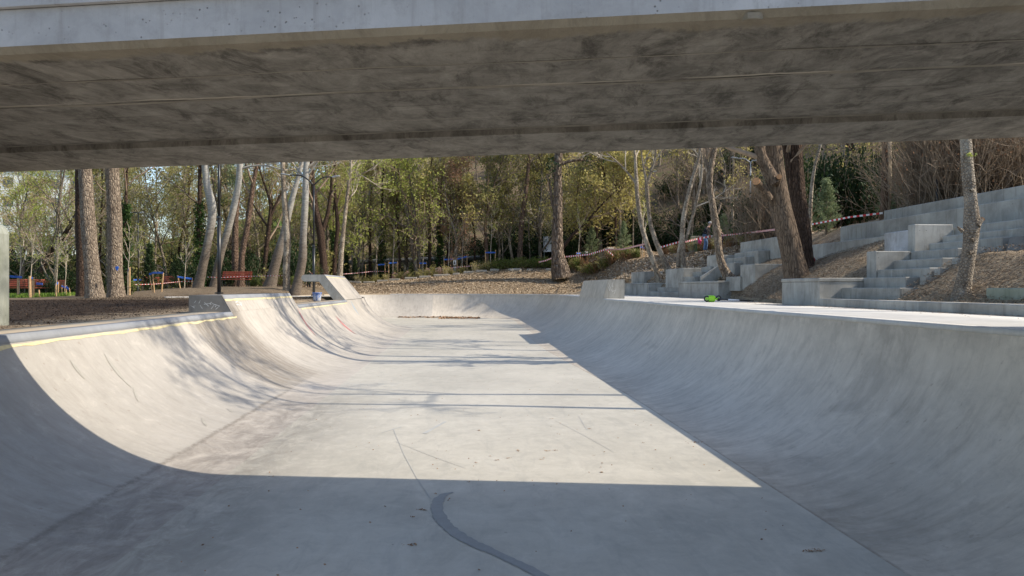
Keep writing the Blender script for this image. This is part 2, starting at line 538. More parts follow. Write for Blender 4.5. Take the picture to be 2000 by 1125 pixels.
MT['dark_block'] = cast_concrete('dark_block_concrete', (.13, .125, .115), (.24, .23, .21), .5, (.08, .075, .07))  # darker grey version of the cast block concrete
MT['beam'] = cast_concrete('smooth_beam_concrete', (.33, .335, .35), (.45, .455, .465), .2, (.28, .27, .255), True, .003, 34)
def beam_mat():
    m = NT('smooth_beam_concrete', .8, .25)
    ob = m.coord('Object')
    big = m.noise(ob, 1.3, 7, .7, .5)
    c = m.mix(m.ramp(big, .3, .7), (.30, .302, .31), (.46, .46, .465))
    dr = m.noise(m.coord('Object', (6, 2, .35)), 1.5, 6, .75)
    c = m.mix(m.math('MULTIPLY', m.ramp(dr, .52, .70), .45), c, (.22, .21, .195))
    mo = m.noise(ob, 9, 8, .8)
    c = m.mix(m.math('MULTIPLY', m.ramp(mo, .50, .66), .4), c, (.25, .245, .24))
    z = m.xyz(ob)[2]
    eg = m.math('ADD', z, m.math('MULTIPLY', m.math('SUBTRACT', m.noise(m.coord('Object', (1, .2, .4)), 3.2, 6, .75), .5), .10))
    c = m.mix(m.ramp(eg, .02, .0, 0, .8), c, (.27, .22, .155))
    v = m.vor(ob, 26)
    hole = m.math('MULTIPLY', m.ramp(v, .16, .10), m.ramp(m.noise(ob, 2.3, 3), .45, .58))
    c = m.mix(m.math('MULTIPLY', hole, .75), c, (.12, .115, .11))
    m.color(c)
    m.bump(m.math('SUBTRACT', mo, m.math('MULTIPLY', hole, .8)), .006, .8)
    return m.mat
MT['beam'] = beam_mat()
MT['soffit'] = soffit()
MT['ground'] = ground_mat()
MT['bark_brown'] = bark('rough_brown_bark', (.12, .088, .064), (.46, .37, .275), 3.2, 11, .05)
MT['bark_dark'] = bark('dark_furrowed_bark', (.045, .030, .022), (.145, .095, .068), 4, 14, .05)
MT['bark_red'] = bark('reddish_pine_bark', (.085, .055, .04), (.34, .23, .165), 2.5, 9, .08)
MT['bark_cracked'] = bark('cracked_old_pine_bark', (.075, .052, .04), (.42, .33, .25), 3.5, 4.5, .2, 1.0)
MT['bark_tan'] = bark('tan_smooth_bark', (.15, .115, .082), (.36, .295, .22), 1.2, 6, .02, .8, (.42, .36, .28))
MT['bark_grey'] = bark('grey_forest_bark', (.10, .08, .06), (.32, .27, .21), 2, 6, .03)
MT['poplar'] = poplar_bark()
MT['twig'] = simple('brown_twig', (.27, .20, .14), .9, 0, .4, 3)
MT['bark_big'] = bark('smooth_dark_brown_bark', (.07, .05, .036), (.25, .185, .13), 4.5, 13, .02)
MT['twig_thicket'] = simple('thicket_twig', (.235, .18, .125), .9, 0, .4, 3)
MT['twig_pale'] = simple('pale_twig', (.46, .39, .30), .9, 0, .35, 3)
MT['leaf_lime'] = leaf('fresh_lime_leaf', (.24, .28, .05), (.52, .55, .16), .45)
MT['leaf_yellow'] = leaf('yellow_green_leaf', (.28, .25, .07), (.64, .56, .22), .45)
MT['leaf_olive'] = leaf('olive_leaf', (.15, .15, .04), (.42, .38, .14), .35)
MT['leaf_dark'] = leaf('dark_evergreen_leaf', (.012, .028, .008), (.045, .075, .022), .2)
MT['leaf_ivy'] = leaf('ivy_leaf', (.015, .04, .010), (.07, .13, .03), .2)
MT['leaf_russet'] = leaf('russet_dry_leaf', (.20, .10, .06), (.45, .27, .16), .35)
MT['leaf_pine'] = leaf('pine_needle', (.12, .16, .07), (.33, .38, .20), .25)
MT['black'] = simple('black_paint', (.02, .021, .023), .35, 0, .2, 3, .5)
MT['galv'] = simple('grey_painted_steel', (.35, .37, .38), .4, .3)
MT['wood'] = simple('pale_stake_wood', (.46, .30, .155), .8, 0, .3, 12)
MT['blue'] = simple('blue_tie', (.03, .12, .48), .6, 0, .2)
MT['bench'] = simple('red_brown_bench_paint', (.32, .075, .040), .5, 0, .25, 8)
MT['bench_green'] = simple('green_bench_paint', (.02, .12, .07), .5, 0, .2, 8)
MT['slat_pale'] = simple('pale_bench_slat', (.42, .36, .25), .6, 0, .2, 8)
MT['tape'] = tape_mat()
MT['white'] = simple('white_board', (.74, .75, .76), .6, 0, .04)
MT['red'] = simple('red_paint', (.45, .03, .035), .45, 0, .1)
MT['pink'] = simple('pink_cloth', (.62, .06, .20), .7, 0, .1)
MT['lime'] = simple('lime_green_plastic', (.32, .72, .03), .35, 0, .06, 4, .5)
MT['yellow'] = simple('pale_yellow_masking_tape', (.62, .53, .30), .7, 0, .12, 9)
MT['orange'] = simple('orange_mesh_net', (.70, .36, .27), .7, 0, .2, 14)
MT['stone'] = cast_concrete('kerb_stone', (.30, .27, .22), (.46, .42, .35), .3, (.2, .17, .13), False)
# ---------------------------------------------------------------- rim path of the bowl
def seg_line(a, b, step=.3):
    n = max(1, int(math.hypot(b[0]-a[0], b[1]-a[1]) / step))
    t = ((b[0]-a[0]), (b[1]-a[1])); L = math.hypot(*t); t = (t[0]/L, t[1]/L)
    return [(a[0]+(b[0]-a[0])*i/n, a[1]+(b[1]-a[1])*i/n, t[0], t[1]) for i in range(n)]

def seg_arc(c, r, a0, a1, n):
    out = []
    sg = 1 if a1 > a0 else -1
    for i in range(n):
        a = R(a0 + (a1-a0)*i/n)
        out.append((c[0]+r*math.cos(a), c[1]+r*math.sin(a), -sg*math.sin(a), sg*math.cos(a)))
    return out

RIM = []
RIM += seg_line((-4.8, -6), (-4.8, 37.6))
RIM += seg_arc((-5.1, 37.6), .3, 0, 90, 8)
RIM += seg_line((-5.1, 37.9), (-5.6, 37.9))
RIM += seg_arc((-5.6, 40.9), 3.0, 270, 180, 14)
RIM += seg_line((-8.6, 40.9), (-8.6, 47.5))
RIM += seg_arc((-4.1, 47.5), 4.5, 180, 90, 22)
RIM += seg_line((-4.1, 52), (-2.1, 52))
RIM += seg_arc((-2.1, 44.8), 7.2, 90, 0, 36)
RIM += seg_line((5.1, 44.8), (5.1, 31.7))
RIM += seg_line((5.1, 31.7), (4.7, 31.2))
RIM += seg_line((4.7, 31.2), (4.7, -6))
RIM += seg_arc((.7, -6), 4.0, 360, 270, 14)
RIM += seg_line((.7, -10), (-.8, -10))
RIM += seg_arc((-.8, -6), 4.0, 270, 180, 14)
RIM = np.array(RIM)
RX, RY, TX, TY = RIM.T
NX, NY = TY, -TX                     # inward normal
NR = len(RIM)

def prof_params(x, y):
    if y < -5.9:
        f = (x + 4.8) / 9.5
        return 2.4 + (1.77-2.4)*f, 1.4 + .14*f
    if x < -3.0:
        f = float(sm((y - 36.5) / 2.0))
        return 2.4 + (2.0-2.4)*f, 1.4 + .10*f
    f = float(sm((y - 40) / 7.0)) if x > 2 else 1.0
    q = (1.77 + (2.2-1.77)*float(sm((y-12)/13)) + 0) if x > 2 else 2.1
    return q + (2.1-q)*f, 1.54 + (1.50-1.54)*f

PAR = np.array([prof_params(x, y) for x, y in zip(RX, RY)])
NP = 22
def wall_point(i, s, off=0.0):
    """i rim index, s in 0..1 bottom to top, off = proud distance towards the bowl"""
    run, h = PAR[i]
    th = 2*math.atan2(h, run); r = run/math.sin(th)
    t = th*s
    inn = run - r*math.sin(t) + math.sin(t)*off
    return (RX[i]+NX[i]*inn, RY[i]+NY[i]*inn, r*(1-math.cos(t)) + math.cos(t)*off), r*t

bowl = empty('skate_bowl', (0, 0, 0), 0, 'long pale concrete skate bowl with curved walls and a flat floor', 'skate bowl')
cum = np.concatenate([[0], np.cumsum(np.hypot(np.diff(RX), np.diff(RY)))])

def wall_strip(name, idx, s0, s1, n, mat, off=0.0, closed=False):
    vs = []; uv = []
    for i in idx:
        for k in range(n+1):
            s = s0 + (s1-s0)*k/n
            p, v = wall_point(i % NR, s, off)
            vs.append(p); uv.append((cum[i % NR], v))
    m = len(idx)
    fs = []
    for a in range(m if closed else m-1):
        b = (a+1) % m
        for k in range(n):
            fs.append((a*(n+1)+k, b*(n+1)+k, b*(n+1)+k+1, a*(n+1)+k+1))
    me = mesh_np(name, vs, np.array(fs), mat, None, True, uv)
    return link(name, me, bowl)

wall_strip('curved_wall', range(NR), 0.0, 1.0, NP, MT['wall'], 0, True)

# flat floor
me = bpy.data.meshes.new('floor_slab')
fl = [(RX[i]+NX[i]*.05, RY[i]+NY[i]*.05, 0.0) for i in range(NR) if not (abs(RX[i]+5.35) < .5 and RY[i] > 37 and RY[i] < 38.2)][::-1]
# thin duplicates out at the hip
me.from_pydata(fl, [], [tuple(range(len(fl)))])
me.materials.append(MT['floor']); me.update()
link('floor_slab', me, bowl)

# coping band along the rim (follows the top of the wall, then turns onto the deck)
def coping(name, idx, closed, mat=None, band=.095):
    vs = []
    for i in idx:
        i = i % NR
        run, h = PAR[i]; th = 2*math.atan2(h, run); r = run/math.sin(th)
        sb = 1 - band/(r*th)
        vs.append(wall_point(i, sb, -.004)[0])
        vs.append(wall_point(i, sb, .007)[0])
        p = wall_point(i, 1.0, .007)[0]
        vs.append((p[0], p[1], h + .004))
        vs.append((RX[i]-NX[i]*.13, RY[i]-NY[i]*.13, h + .006))
        vs.append((RX[i]-NX[i]*.13, RY[i]-NY[i]*.13, h - .03))
    m = len(idx); fs = []
    for a in range(m if closed else m-1):
        b = (a+1) % m
        for k in range(4):
            fs.append((a*5+k, b*5+k, b*5+k+1, a*5+k+1))
    return link(name, mesh_np(name, vs, np.array(fs), mat or MT['coping']), bowl)
left_i = [i for i in range(NR) if RX[i] < -4.79 and RY[i] < 37.7 and RY[i] >= -6]
i0, i1 = min(left_i), max(left_i)
L_ = lambda a, b: [i for i in range(i0, i1+1) if a <= RY[i] <= b]
coping('coping', L_(-6, 16.35), False)
coping('coping', L_(22.4, 32.05), False)
rr_ = [i % NR for i in range(i1, NR+i0+1)]
cutA = [k for k, i in enumerate(rr_) if RX[i] > 4.69 and RY[i] <= 31.0][0]
cutB = [k for k, i in enumerate(rr_) if RX[i] > 4.69 and RY[i] <= 25.7][0]
coping('deck_edge', rr_[:cutA], False, MT['deck'], .05)
coping('deck_edge', rr_[cutB:], False, MT['deck'], .05)

# ragged masking tape left under the coping on the left wall
def wall_tape(name, y0, y1, seed, sc=1.0):
    rng = random.Random(seed)
    idx = [i for i in range(NR) if abs(RX[i]+4.8) < .01 and y0 <= RY[i] <= y1 and RY[i] < 37]
    vs = []
    for i in idx:
        for q in (0, .5):
            j = min(i+1, NR-1)
            run, h = PAR[i]; th = 2*math.atan2(h, run); r = run/math.sin(th); L = r*th
            a = .112 + .012*mnoise.noise(Vector((RY[i]*1.7, seed, 0))) + rng.uniform(-.005, .005); b = a + max(.004, .034*sc + .030*mnoise.noise(Vector((RY[i]*2.9, seed+5, 0))) + rng.uniform(-.008, .008))
            for s in (a, b):
                p = Vector(wall_point(i, 1-s/L, .005)[0])*(1-q) + Vector(wall_point(j, 1-s/L, .005)[0])*q
                vs.append(tuple(p))
    fs = [(2*k, 2*k+1, 2*k+3, 2*k+2) for k in range(len(vs)//2-1)]
    return link(name, mesh_np(name, vs, np.array(fs), MT['yellow']), bowl)
wall_tape('masking_tape', 5.0, 16.3, 1)
wall_tape('masking_tape', 22.7, 31.8, 2)

# raised extensions above the rim
def extension(name, poly, y0, y1, mat, slope_i, face_w=True, uvbase=2.91):
    """poly in (x,z); the edge poly[0]->poly[1] is the riding face"""
    b = MB(); b.prism(poly, 'y', y0, y1, 0)
    o = b.build(name, mat, bowl)
    (xa, za), (xb, zb) = poly[0], poly[1]
    L = math.hypot(xb-xa, zb-za)
    sg = 1 if xa < 0 else -1
    nx, nz = (zb-za)/L*sg, (abs(xb-xa))/L
    n = 6; vs = []; uv = []
    for iy in range(13):
        y = y0-.002 + (y1-y0+.004)*iy/12
        for k in range(n+1):
            t = k/n
            bow = -.018*math.sin(t*math.pi) * (1 if abs(xb-xa) < .5 else 1.5)
            cv = (.0035 + .035*math.sin(t*math.pi)*(-1 if abs(xb-xa) < .5 else -1.6))*(1 if t > 0 else 0)
            vs.append((xa+(xb-xa)*t + nx*abs(.0035), y, za+(zb-za)*t + nz*.0035))
            uv.append((y, uvbase+L*t))
    fs = [(a*(n+1)+k, (a+1)*(n+1)+k, (a+1)*(n+1)+k+1, a*(n+1)+k+1) for a in range(12) for k in range(n)]
    link('riding_face', mesh_np('riding_face', vs, np.array(fs), MT['wall'], None, True, uv), o)
    return o

def tape_on_face(parent, poly, y0, y1, d0, seed):
    rng = random.Random(seed)
    (xa, za), (xb, zb) = poly[0], poly[1]
    L = math.hypot(xb-xa, zb-za); ux, uz = (xa-xb)/L, (za-zb)/L
    nx, nz = (zb-za)/L, abs(xb-xa)/L
    vs = []; n = int((y1-y0)/.25)
    for i in range(n+1):
        y = y0+(y1-y0)*i/n
        for s in (d0+rng.uniform(-.006, .006), d0+.045+rng.uniform(-.012, .012)):
            vs.append((xb+ux*s+nx*.009, y, zb+uz*s+nz*.009))
    fs = [(2*k, 2*k+1, 2*k+3, 2*k+2) for k in range(n)]
    link('masking_tape', mesh_np('masking_tape', vs, np.array(fs), MT['yellow']), parent)
    # smooth grey band between the tape and the top edge
    vs = []
    for i in (0, 1):
        y = y0 if i == 0 else y1
        for s in (0.0, d0-.004):
            vs.append((xb+ux*s+nx*.008, y, zb+uz*s+nz*.008))
    link('coping', mesh_np('coping', vs, np.array([(0, 1, 3, 2)]), MT['coping']), parent)

pl = [(-4.80, 1.40), (-5.00, 1.75), (-5.66, 1.75), (-5.66, 1.15), (-5.2, 1.15), (-4.86, 1.30)]
e1 = extension('raised_extension', pl, 16.25, 22.5, MT['dark_block'], 0)
tape_on_face(e1, pl, 16.28, 22.45, .10, 3)
pf = [(-4.86, 1.41), (-5.72, 2.45), (-6.50, 2.45), (-6.60, 2.42), (-6.65, 2.33), (-6.62, 2.23), (-6.53, 2.17), (-5.93, 2.17), (-5.30, 1.36), (-4.95, 1.32)]
e2 = extension('overhanging_fin', pf, 32.0, 37.45, MT['block'], 0)
tape_on_face(e2, pf, 32.05, 37.4, .10, 4)
pr = [(4.70, 1.54), (4.88, 2.19), (5.42, 2.19), (5.42, 1.40), (4.78, 1.40)]
e3 = extension('raised_extension', pr, 25.6, 31.0, MT['block'], 0)

# marks that are really there on the concrete: wet trail, tyre rub, patches of white paint
def decal(name, pts, widths, mat, z=.004, parent=None):
    vs = []
    pts = [Vector(p) for p in pts]
    for i, p in enumerate(pts):
        t = (pts[min(i+1, len(pts)-1)] - pts[max(i-1, 0)]).normalized()
        q = Vector((-t.y, t.x, 0))
        w = widths[i]
        vs.append((p.x+q.x*w, p.y+q.y*w, z)); vs.append((p.x-q.x*w, p.y-q.y*w, z))
    fs = [(2*k, 2*k+1, 2*k+3, 2*k+2) for k in range(len(pts)-1)]
    return link(name, mesh_np(name, vs, np.array(fs), mat), parent)

wm = NT('damp_concrete', .45, .5)
wf = wm.noise(wm.coord('Object'), 7, 5, .7)
wm.color(wm.mix(wm.ramp(wf, .3, .7), (.225, .22, .21), (.29, .284, .27)))
def floor_px(px, py):
    d = EYE*1500/(py-562.5)
    p = P(px, py, d); return Vector((p.x, p.y, 0))
ctrl = [(885, 962, 3), (868, 966, 7), (858, 974, 10), (853, 986, 12), (854, 998, 12.5), (860, 1012, 13), (870, 1025, 13.5), (884, 1037, 13.5), (902, 1050, 13), (925, 1062, 13), (950, 1073, 12.5), (975, 1084, 12), (1002, 1097, 12), (1030, 1110, 12.5), (1062, 1128, 13), (1110, 1155, 14)]
rng = random.Random(5)
pts = []; ws = []
for a, b in zip(ctrl[:-1], ctrl[1:]):
    for k in range(4):
        t = k/4
        px, py, w = [a[j]+(b[j]-a[j])*t for j in range(3)]
        p = floor_px(px, py)
        pts.append(p); ws.append(w/1500*EYE*1500/(py-562.5)*(1+rng.uniform(-.16, .16)))
decal('damp_trail', pts, ws, wm.mat, .004, bowl)
sc_m = simple('faint_scuff', (.42, .42, .40), .6, 0, .1)
for ax, ay, bx, by, w in ((829, 847, 870, 824, .028), (745, 846, 784, 834, .014)):
    a, b = floor_px(ax, ay), floor_px(bx, by)
    pp = [a.lerp(b, k/5) for k in range(6)]
    decal('scuff_mark', pp, [w*rng.uniform(.7, 1.1) for _ in pp], sc_m, .004, bowl)
sl_m = simple('trowel_line', (.47, .46, .43), .6, 0, .1)
for line in ([(768, 838), (790, 890), (815, 936), (842, 975)], [(770, 862), (840, 890), (910, 915)], [(1130, 812), (1147, 841)], [(1085, 822), (1140, 850), (1200, 884)]):
    pp = [floor_px(*q) for q in line]
    decal('trowel_line', pp, [.0035]*len(pp), sl_m, .0035, bowl)

def wall_mark(y0, y1, s0, s1, mat, name, wv=.02):
    """a smear along the left wall, s measured 0..1 up the wall"""
    idx = [i for i in range(NR) if abs(RX[i]+4.8) < .01 and RY[i] < 37]
    def pt(y, s):
        i = min(idx, key=lambda k: abs(RY[k]-y))
        p = wall_point(i, s, .005)[0]
        return Vector((p[0], y, p[2]))
    vs = []; n = 9
    for k in range(n+1):
        t = k/n; y = y0+(y1-y0)*t; s = s0+(s1-s0)*t
        w = wv*math.sin(math.pi*min(max(t*.96+.02, .02), .98))
        vs.append(pt(y-w, s)); vs.append(pt(y+w, s))
    fs = [(2*k, 2*k+1, 2*k+3, 2*k+2) for k in range(n)]
    link(name, mesh_np(name, vs, np.array(fs), mat), bowl)
redm = simple('faded_red_paint', (.50, .20, .19), .7, 0, .2, 12)
wall_mark(27.2, 26.6, .80, .46, redm, 'red_paint_mark', .16)
wall_mark(22.4, 21.6, .97, .62, redm, 'red_paint_mark', .07)
blum = simple('faded_blue_paint', (.26, .37, .47), .7, 0, .2, 12)
wall_mark(33.0, 32.2, .99, .72, blum, 'blue_paint_mark', .10)
patm = simple('worn_skim_patch', (.34, .32, .28), .7, 0, .12, 9)
for (y0, y1, s0, s1, w) in ((10.1, 9.95, .86, .66, .045), (10.0, 9.7, .66, .58, .03), (10.3, 10.0, .36, .30, .06), (9.25, 9.2, .86, .76, .03), (11.2, 11.1, .34, .30, .03)):
    wall_mark(y0, y1, s0, s1, patm, 'skim_patch', w)
def face_sheet(name, parent, polys, fn, mat):
    b = MB()
    for poly in polys: b.add([fn(*p) for p in poly], [tuple(range(len(poly)))])
    return b.build(name, mat, parent, fixn=False)
# scribbled white paint on the near end of the raised extension and on its face
def scribble(seed, cx, cy, w, h, n, th):
    r = random.Random(seed); out = []
    for _ in range(n):
        a = (cx+r.uniform(-w, w), cy+r.uniform(-h, h)); an = r.choice((.9, 1.1, 2.2, .2, 2.6)); l = r.uniform(.3, 1)*w
        dx, dy = math.cos(an)*l, math.sin(an)*l*h/w*1.6
        q = (-math.sin(an)*th, math.cos(an)*th)
        out.append([(a[0]-dx/2-q[0], a[1]-dy/2-q[1]), (a[0]+dx/2-q[0]*.4, a[1]+dy/2-q[1]*.4), (a[0]+dx/2+q[0]*.4, a[1]+dy/2+q[1]*.4), (a[0]-dx/2+q[0], a[1]-dy/2+q[1])])
    return out
chalk = simple('chalky_white_paint', (.50, .50, .49), .8, 0, .15, 30)
face_sheet('paint_scribble', e1, scribble(3, -5.22, 1.56, .16, .07, 9, .008), lambda u, v: (u, 16.246 - .0004*v, v), chalk)
face_sheet('paint_scribble', e1, scribble(4, -5.5, 1.58, .10, .07, 5, .006), lambda u, v: (u, 16.2455 - .0004*v, v), chalk)
def face_e1(u, v):      # u along y, v down from the top edge
    L = math.hypot(.2, .35); return (-5.0+.2/L*v+.012, u, 1.75-.35/L*v+.006)
face_sheet('paint_scribble', e1, scribble(8, 17.15, .22, .26, .05, 7, .012), face_e1, simple('white_paint', (.72, .72, .70), .7, 0, .06))
face_sheet('paint_scribble', e3, scribble(12, 5.02, 1.92, .13, .16, 7, .012), lambda u, v: (u, 25.597, v), simple('pale_smear', (.56, .54, .50), .7, 0, .06))

# ---------------------------------------------------------------- decks around the bowl
EY = [-20, 17, 19.5, 24, 28, 42, 46]
EX = [7.0, 7.0, 7.35, 8.45, 8.5, 8.4, 7.0]
def edge(y): return np.interp(y, EY, EX)

WD = []
for i in range(NR):
    x, y = RX[i], RY[i]
    if x > 4.65 and y >= -6:
        w = float(edge(y)) + .35 - x
        if y > 40: w = w*(1-sm((y-40)/8)) + .45*sm((y-40)/8)
    elif x < -4.7 and y < 37.7: w = .75
    elif y < -5.9: w = .75 + (2.65-.75)*(x+4.8)/9.5
    else: w = .45
    WD.append(float(w))
WD = np.array(WD)
vs = []
for i in range(NR):
    h = PAR[i][1]
    for o, z in ((.132, h), (WD[i]*.4+.08, h+.004), (WD[i], h), (WD[i], h-.35)):
        vs.append((RX[i]-NX[i]*o, RY[i]-NY[i]*o, z))
fs = []
for a in range(NR):
    b = (a+1) % NR
    for k in range(3): fs.append((a*4+k, b*4+k, b*4+k+1, a*4+k+1))
dk = link('deck_pavement', mesh_np('deck_pavement', vs, np.array(fs), MT['deck']))
tag(dk, kind='structure')

# ---------------------------------------------------------------- terrain
def lerp_pts(v, xs, ys): return np.interp(v, xs, ys)
def terrain(x, y):
    x = np.asarray(x, float); y = np.asarray(y, float)
    e = edge(y)
    t = x - e - .15
    k = .57 - .04*sm((y-24)/10)
    zr = 1.55 + np.where(t > 0, k*np.minimum(t, 4.3) + .09*np.clip(t-4.3, 0, 40) + .40*sm(t/.8)*(1-sm((t-1.0)/2.0))*sm((y-20)/5), 0)
    # near bowl end the right slope sinks back towards the far bank
    bt = lerp_pts(x, [-40, -22, -14, -9, -6, 4, 8, 12, 16, 22], [.15, .25, .50, .62, .95, 1.95, 2.0, 1.3, .5, .1])
    zf = bt*sm((y - 52.6)/9.0)
    zl = 1.36 + .10*sm((y-10)/20) + .50*sm((y-33.5)/11)*sm((x+22)/8)*sm((-7.5-x)/3)
    zr2 = 1.50 + (zr-1.50)*(1 - .85*sm((y-40)/13)*sm((12-x)/4))
    z = np.where(x > 0, zr2, zl) + zf
    # wooded hill
    hs = lerp_pts(x, [-140, -60, -36, -22, 0, 60], [.03, .09, .20, .34, .46, .50])
    z = z + hs*np.clip(y - 72, 0, 70) + np.clip(y-72, 0, 8)*0
    z = z + .42*np.clip(x - 21, 0, 60)*sm((y+10)/10) * (1 - .3*sm((y-60)/20))
    # ground kept low under the built steps
    for (ya, yb, xa, xb, dd) in ((13.15, 15.0, 7.3, 9.0, .26), (25.6, 31.5, 8.4, 10.3, .18), (6, 16.5, 9.05, 11.4, .35), (15, 24, 10.1, 11.4, .2)):
        w = sm((y-ya)/.35+.5)*sm((yb-y)/.35+.5)*sm((x-xa)/.25+.5)*sm((xb-x)/.25+.5)
        z = z - dd*w
    return z

xs = np.concatenate([-14-np.cumsum(np.geomspace(.4, 14, 26))[::-1], np.arange(-14, 18.01, .25), 18+np.cumsum(np.geomspace(.4, 14, 26))])
ys = np.concatenate([-12-np.cumsum(np.geomspace(.5, 14, 14))[::-1], np.arange(-12, 66.01, .3), 66+np.cumsum(np.geomspace(.5, 12, 26))])
GX, GY = np.meshgrid(xs, ys, indexing='ij')
gx, gy = GX.ravel(), GY.ravel()
gz = terrain(gx, gy)
def inside(px_, py_, poly):
    n = len(poly); res = np.zeros(len(px_), bool)
    for i in range(n):
        x1, y1 = poly[i]; x2, y2 = poly[(i+1) % n]
        if y1 == y2: continue
        c = ((y1 > py_) != (y2 > py_)) & (px_ < (x2-x1)*(py_-y1)/(y2-y1)+x1)
        res ^= c
    return res
outer = np.stack([RX-NX*WD, RY-NY*WD], 1)
innerp = np.stack([RX-NX*(WD*.6), RY-NY*(WD*.6)], 1)
big = (np.abs(gx) < 20) & (gy < 60) & (gy > -16)
ino = np.zeros(len(gx), bool); inn = np.zeros(len(gx), bool)
ino[big] = inside(gx[big], gy[big], outer)
inn[big] = inside(gx[big], gy[big], innerp)
nz = np.array([mnoise.fractal(Vector((a*.9, b*.9, 0)), 1.0, 2.0, 4) if abs(a) < 40 and b < 75 else 0 for a, b in zip(gx, gy)])
amp = np.where(gx > 0, .055, .03)
gz = gz + nz*amp*np.where(ino, 0, 1)
gz = np.where(ino, np.minimum(gz, 1.32), gz)
nyy = len(ys); nxx = len(xs)
ii, jj = np.meshgrid(np.arange(nxx-1), np.arange(nyy-1), indexing='ij')
a = (ii*nyy+jj).ravel()
quads = np.stack([a, a+nyy, a+nyy+1, a+1], 1)
kill = inn[quads].all(1)
quads = quads[~kill]
g = link('ground', mesh_np('ground', np.stack([gx, gy, gz], 1), quads, MT['ground'], None, True))
tag(g, kind='structure')

# ---------------------------------------------------------------- overhead concrete footbridge
org = P(1000, 562.5, 4.04)
bridge = empty('concrete_footbridge', (org.x, org.y, 3.268), 0, 'massive grey concrete footbridge spanning the bowl overhead', 'footbridge')
bridge.rotation_euler = (0, -.018, R(-8.9))
bridge.scale = (1, .975, 1)
S0, S1 = -10.0, 6.75
b = MB()
poly = [(.035, 0), (2.56, 0), (2.56, .24), (0, .24), (0, .035)]
b.prism(poly, 'x', S0, S1)
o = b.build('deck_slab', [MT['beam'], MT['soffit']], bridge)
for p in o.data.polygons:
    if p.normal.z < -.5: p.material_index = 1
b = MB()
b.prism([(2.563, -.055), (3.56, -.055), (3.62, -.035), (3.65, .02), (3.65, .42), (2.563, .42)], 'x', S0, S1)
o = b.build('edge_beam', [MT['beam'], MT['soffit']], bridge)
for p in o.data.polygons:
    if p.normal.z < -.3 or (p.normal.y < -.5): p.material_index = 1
b = MB()
b.prism([(-.035, .245), (.25, .245), (.25, .95), (-.02, .95), (-.035, .93)], 'x', S0, S1)
b.build('parapet', MT['beam'], bridge)
b = MB()
b.box(.26, 2.55, 0, 0, 0, 0) if False else None
b.prism([(.253, .243), (2.56, .243), (2.56, .40), (.253, .40)], 'x', S0, S1)
b.build('walkway_slab', MT['block'], bridge)
for s in (-9.0, 5.75):
    b = MB(); b.box(s-.45, s+.5, .55, 2.2, -2.3, -.004)
    b.build('pier', MT['block'], bridge)
def fin(yy, amp, w, hgt, mat, seed, s0=S0, s1=S1):
    rg_ = random.Random(seed); vs = []; n = 90
    for i in range(n+1):
        s_ = s0+(s1-s0)*i/n; yo = yy+amp*mnoise.noise(Vector((s_*.55, seed, 0)))+rg_.uniform(-.004, .004)
        h_ = hgt*max(.15, .6+.8*mnoise.noise(Vector((s_*2.1, seed+3, 0)))); w_ = w*rg_.uniform(.6, 1.3)
        vs += [(s_, yo-w_, -.001), (s_, yo, -.001-h_), (s_, yo+w_, -.001)]
    fs = [(3*i+k, 3*i+3+k, 3*i+4+k, 3*i+1+k) for i in range(n) for k in range(2)]
    link('grout_fin', mesh_np('grout_fin', vs, np.array(fs), mat), bridge)
pale_grout = cast_concrete('pale_grout', (.20, .18, .145), (.36, .325, .27), .4, (.16, .14, .11), False)
fin(1.18, .10, .012, .012, pale_grout, 5)
fin(.63, .08, .006, .006, pale_grout, 9, -7, 3)
fin(2.545, .0, .010, .014, pale_grout, 13)
# broken lump of grout on the near edge
b = MB()
rg = random.Random(9)
me_pts = []
for i in range(9):
    a = i/9*2*math.pi
    me_pts.append((1.24+.055*math.cos(a)*rg.uniform(.7, 1.2), .02+.03*math.sin(a)*rg.uniform(.6, 1.1)))
b.prism(me_pts, 'z', -.012, .02)
b.build('grout_lump', MT['soffit'], bridge)

# upright slab at the left edge of the bowl
b = MB()
xr = at_lat(14, -6.9)[0]; 
xl = -7.2
pts = [(xl, 1.2), (-6.60, 1.2), (-6.60, 2.68), (-6.63, 2.76), (-6.68, 2.81), (-6.76, 2.83), (xl, 2.86)]
b.prism(pts, 'y', 11.3, 11.62)
o = b.build('concrete_upright', cast_concrete('mossy_stained_concrete', (.15, .16, .12), (.36, .37, .32), .6, (.13, .14, .09)))
tag(o, 'weathered concrete upright with rounded top corner beside the dark soil', 'concrete post')

# ---------------------------------------------------------------- terrace stairs, planter blocks and seat walls on the slope
def blk(par, name, L, pl_, pr_, z0, z1, depth, mat=None, y0=None, y1=None, lip=0.0):
    ya = at_lat(pr_, L)[0] if y0 is None else y0
    yb = at_lat(pl_, L)[0] if y1 is None else y1
    b = MB()
    if lip:
        b.box(L, L+depth, ya, yb, z0, z1-.075, bev=.012)
        b.box(L-lip, L+depth, ya-lip, yb+lip, z1-.0745, z1, bev=.012)
    else:
        b.box(L, L+depth, ya, yb, z0, z1, bev=.014)
    return b.build(name, mat or MT['block'], par)

def stair(label, loc_px, L):
    y, d = at_lat(loc_px, L)
    return empty('terrace_stairs', (0, 0, 0), 0, label, 'stairs', 'concrete terrace stairs on the slope')
def recenter(root):
    """move the empty to the middle of its parts' footprint"""
    ch = [c for c in bpy.data.objects if c.parent == root]
    pts = [Vector(v.co) for c in ch for v in c.data.vertices]
    lo = Vector((min(p.x for p in pts), min(p.y for p in pts), min(p.z for p in pts)))
    hi = Vector((max(p.x for p in pts), max(p.y for p in pts), lo.z))
    c0 = (lo+hi)/2
    root.location = c0
    for c in ch: c.data.transform(Matrix.Translation(-c0))

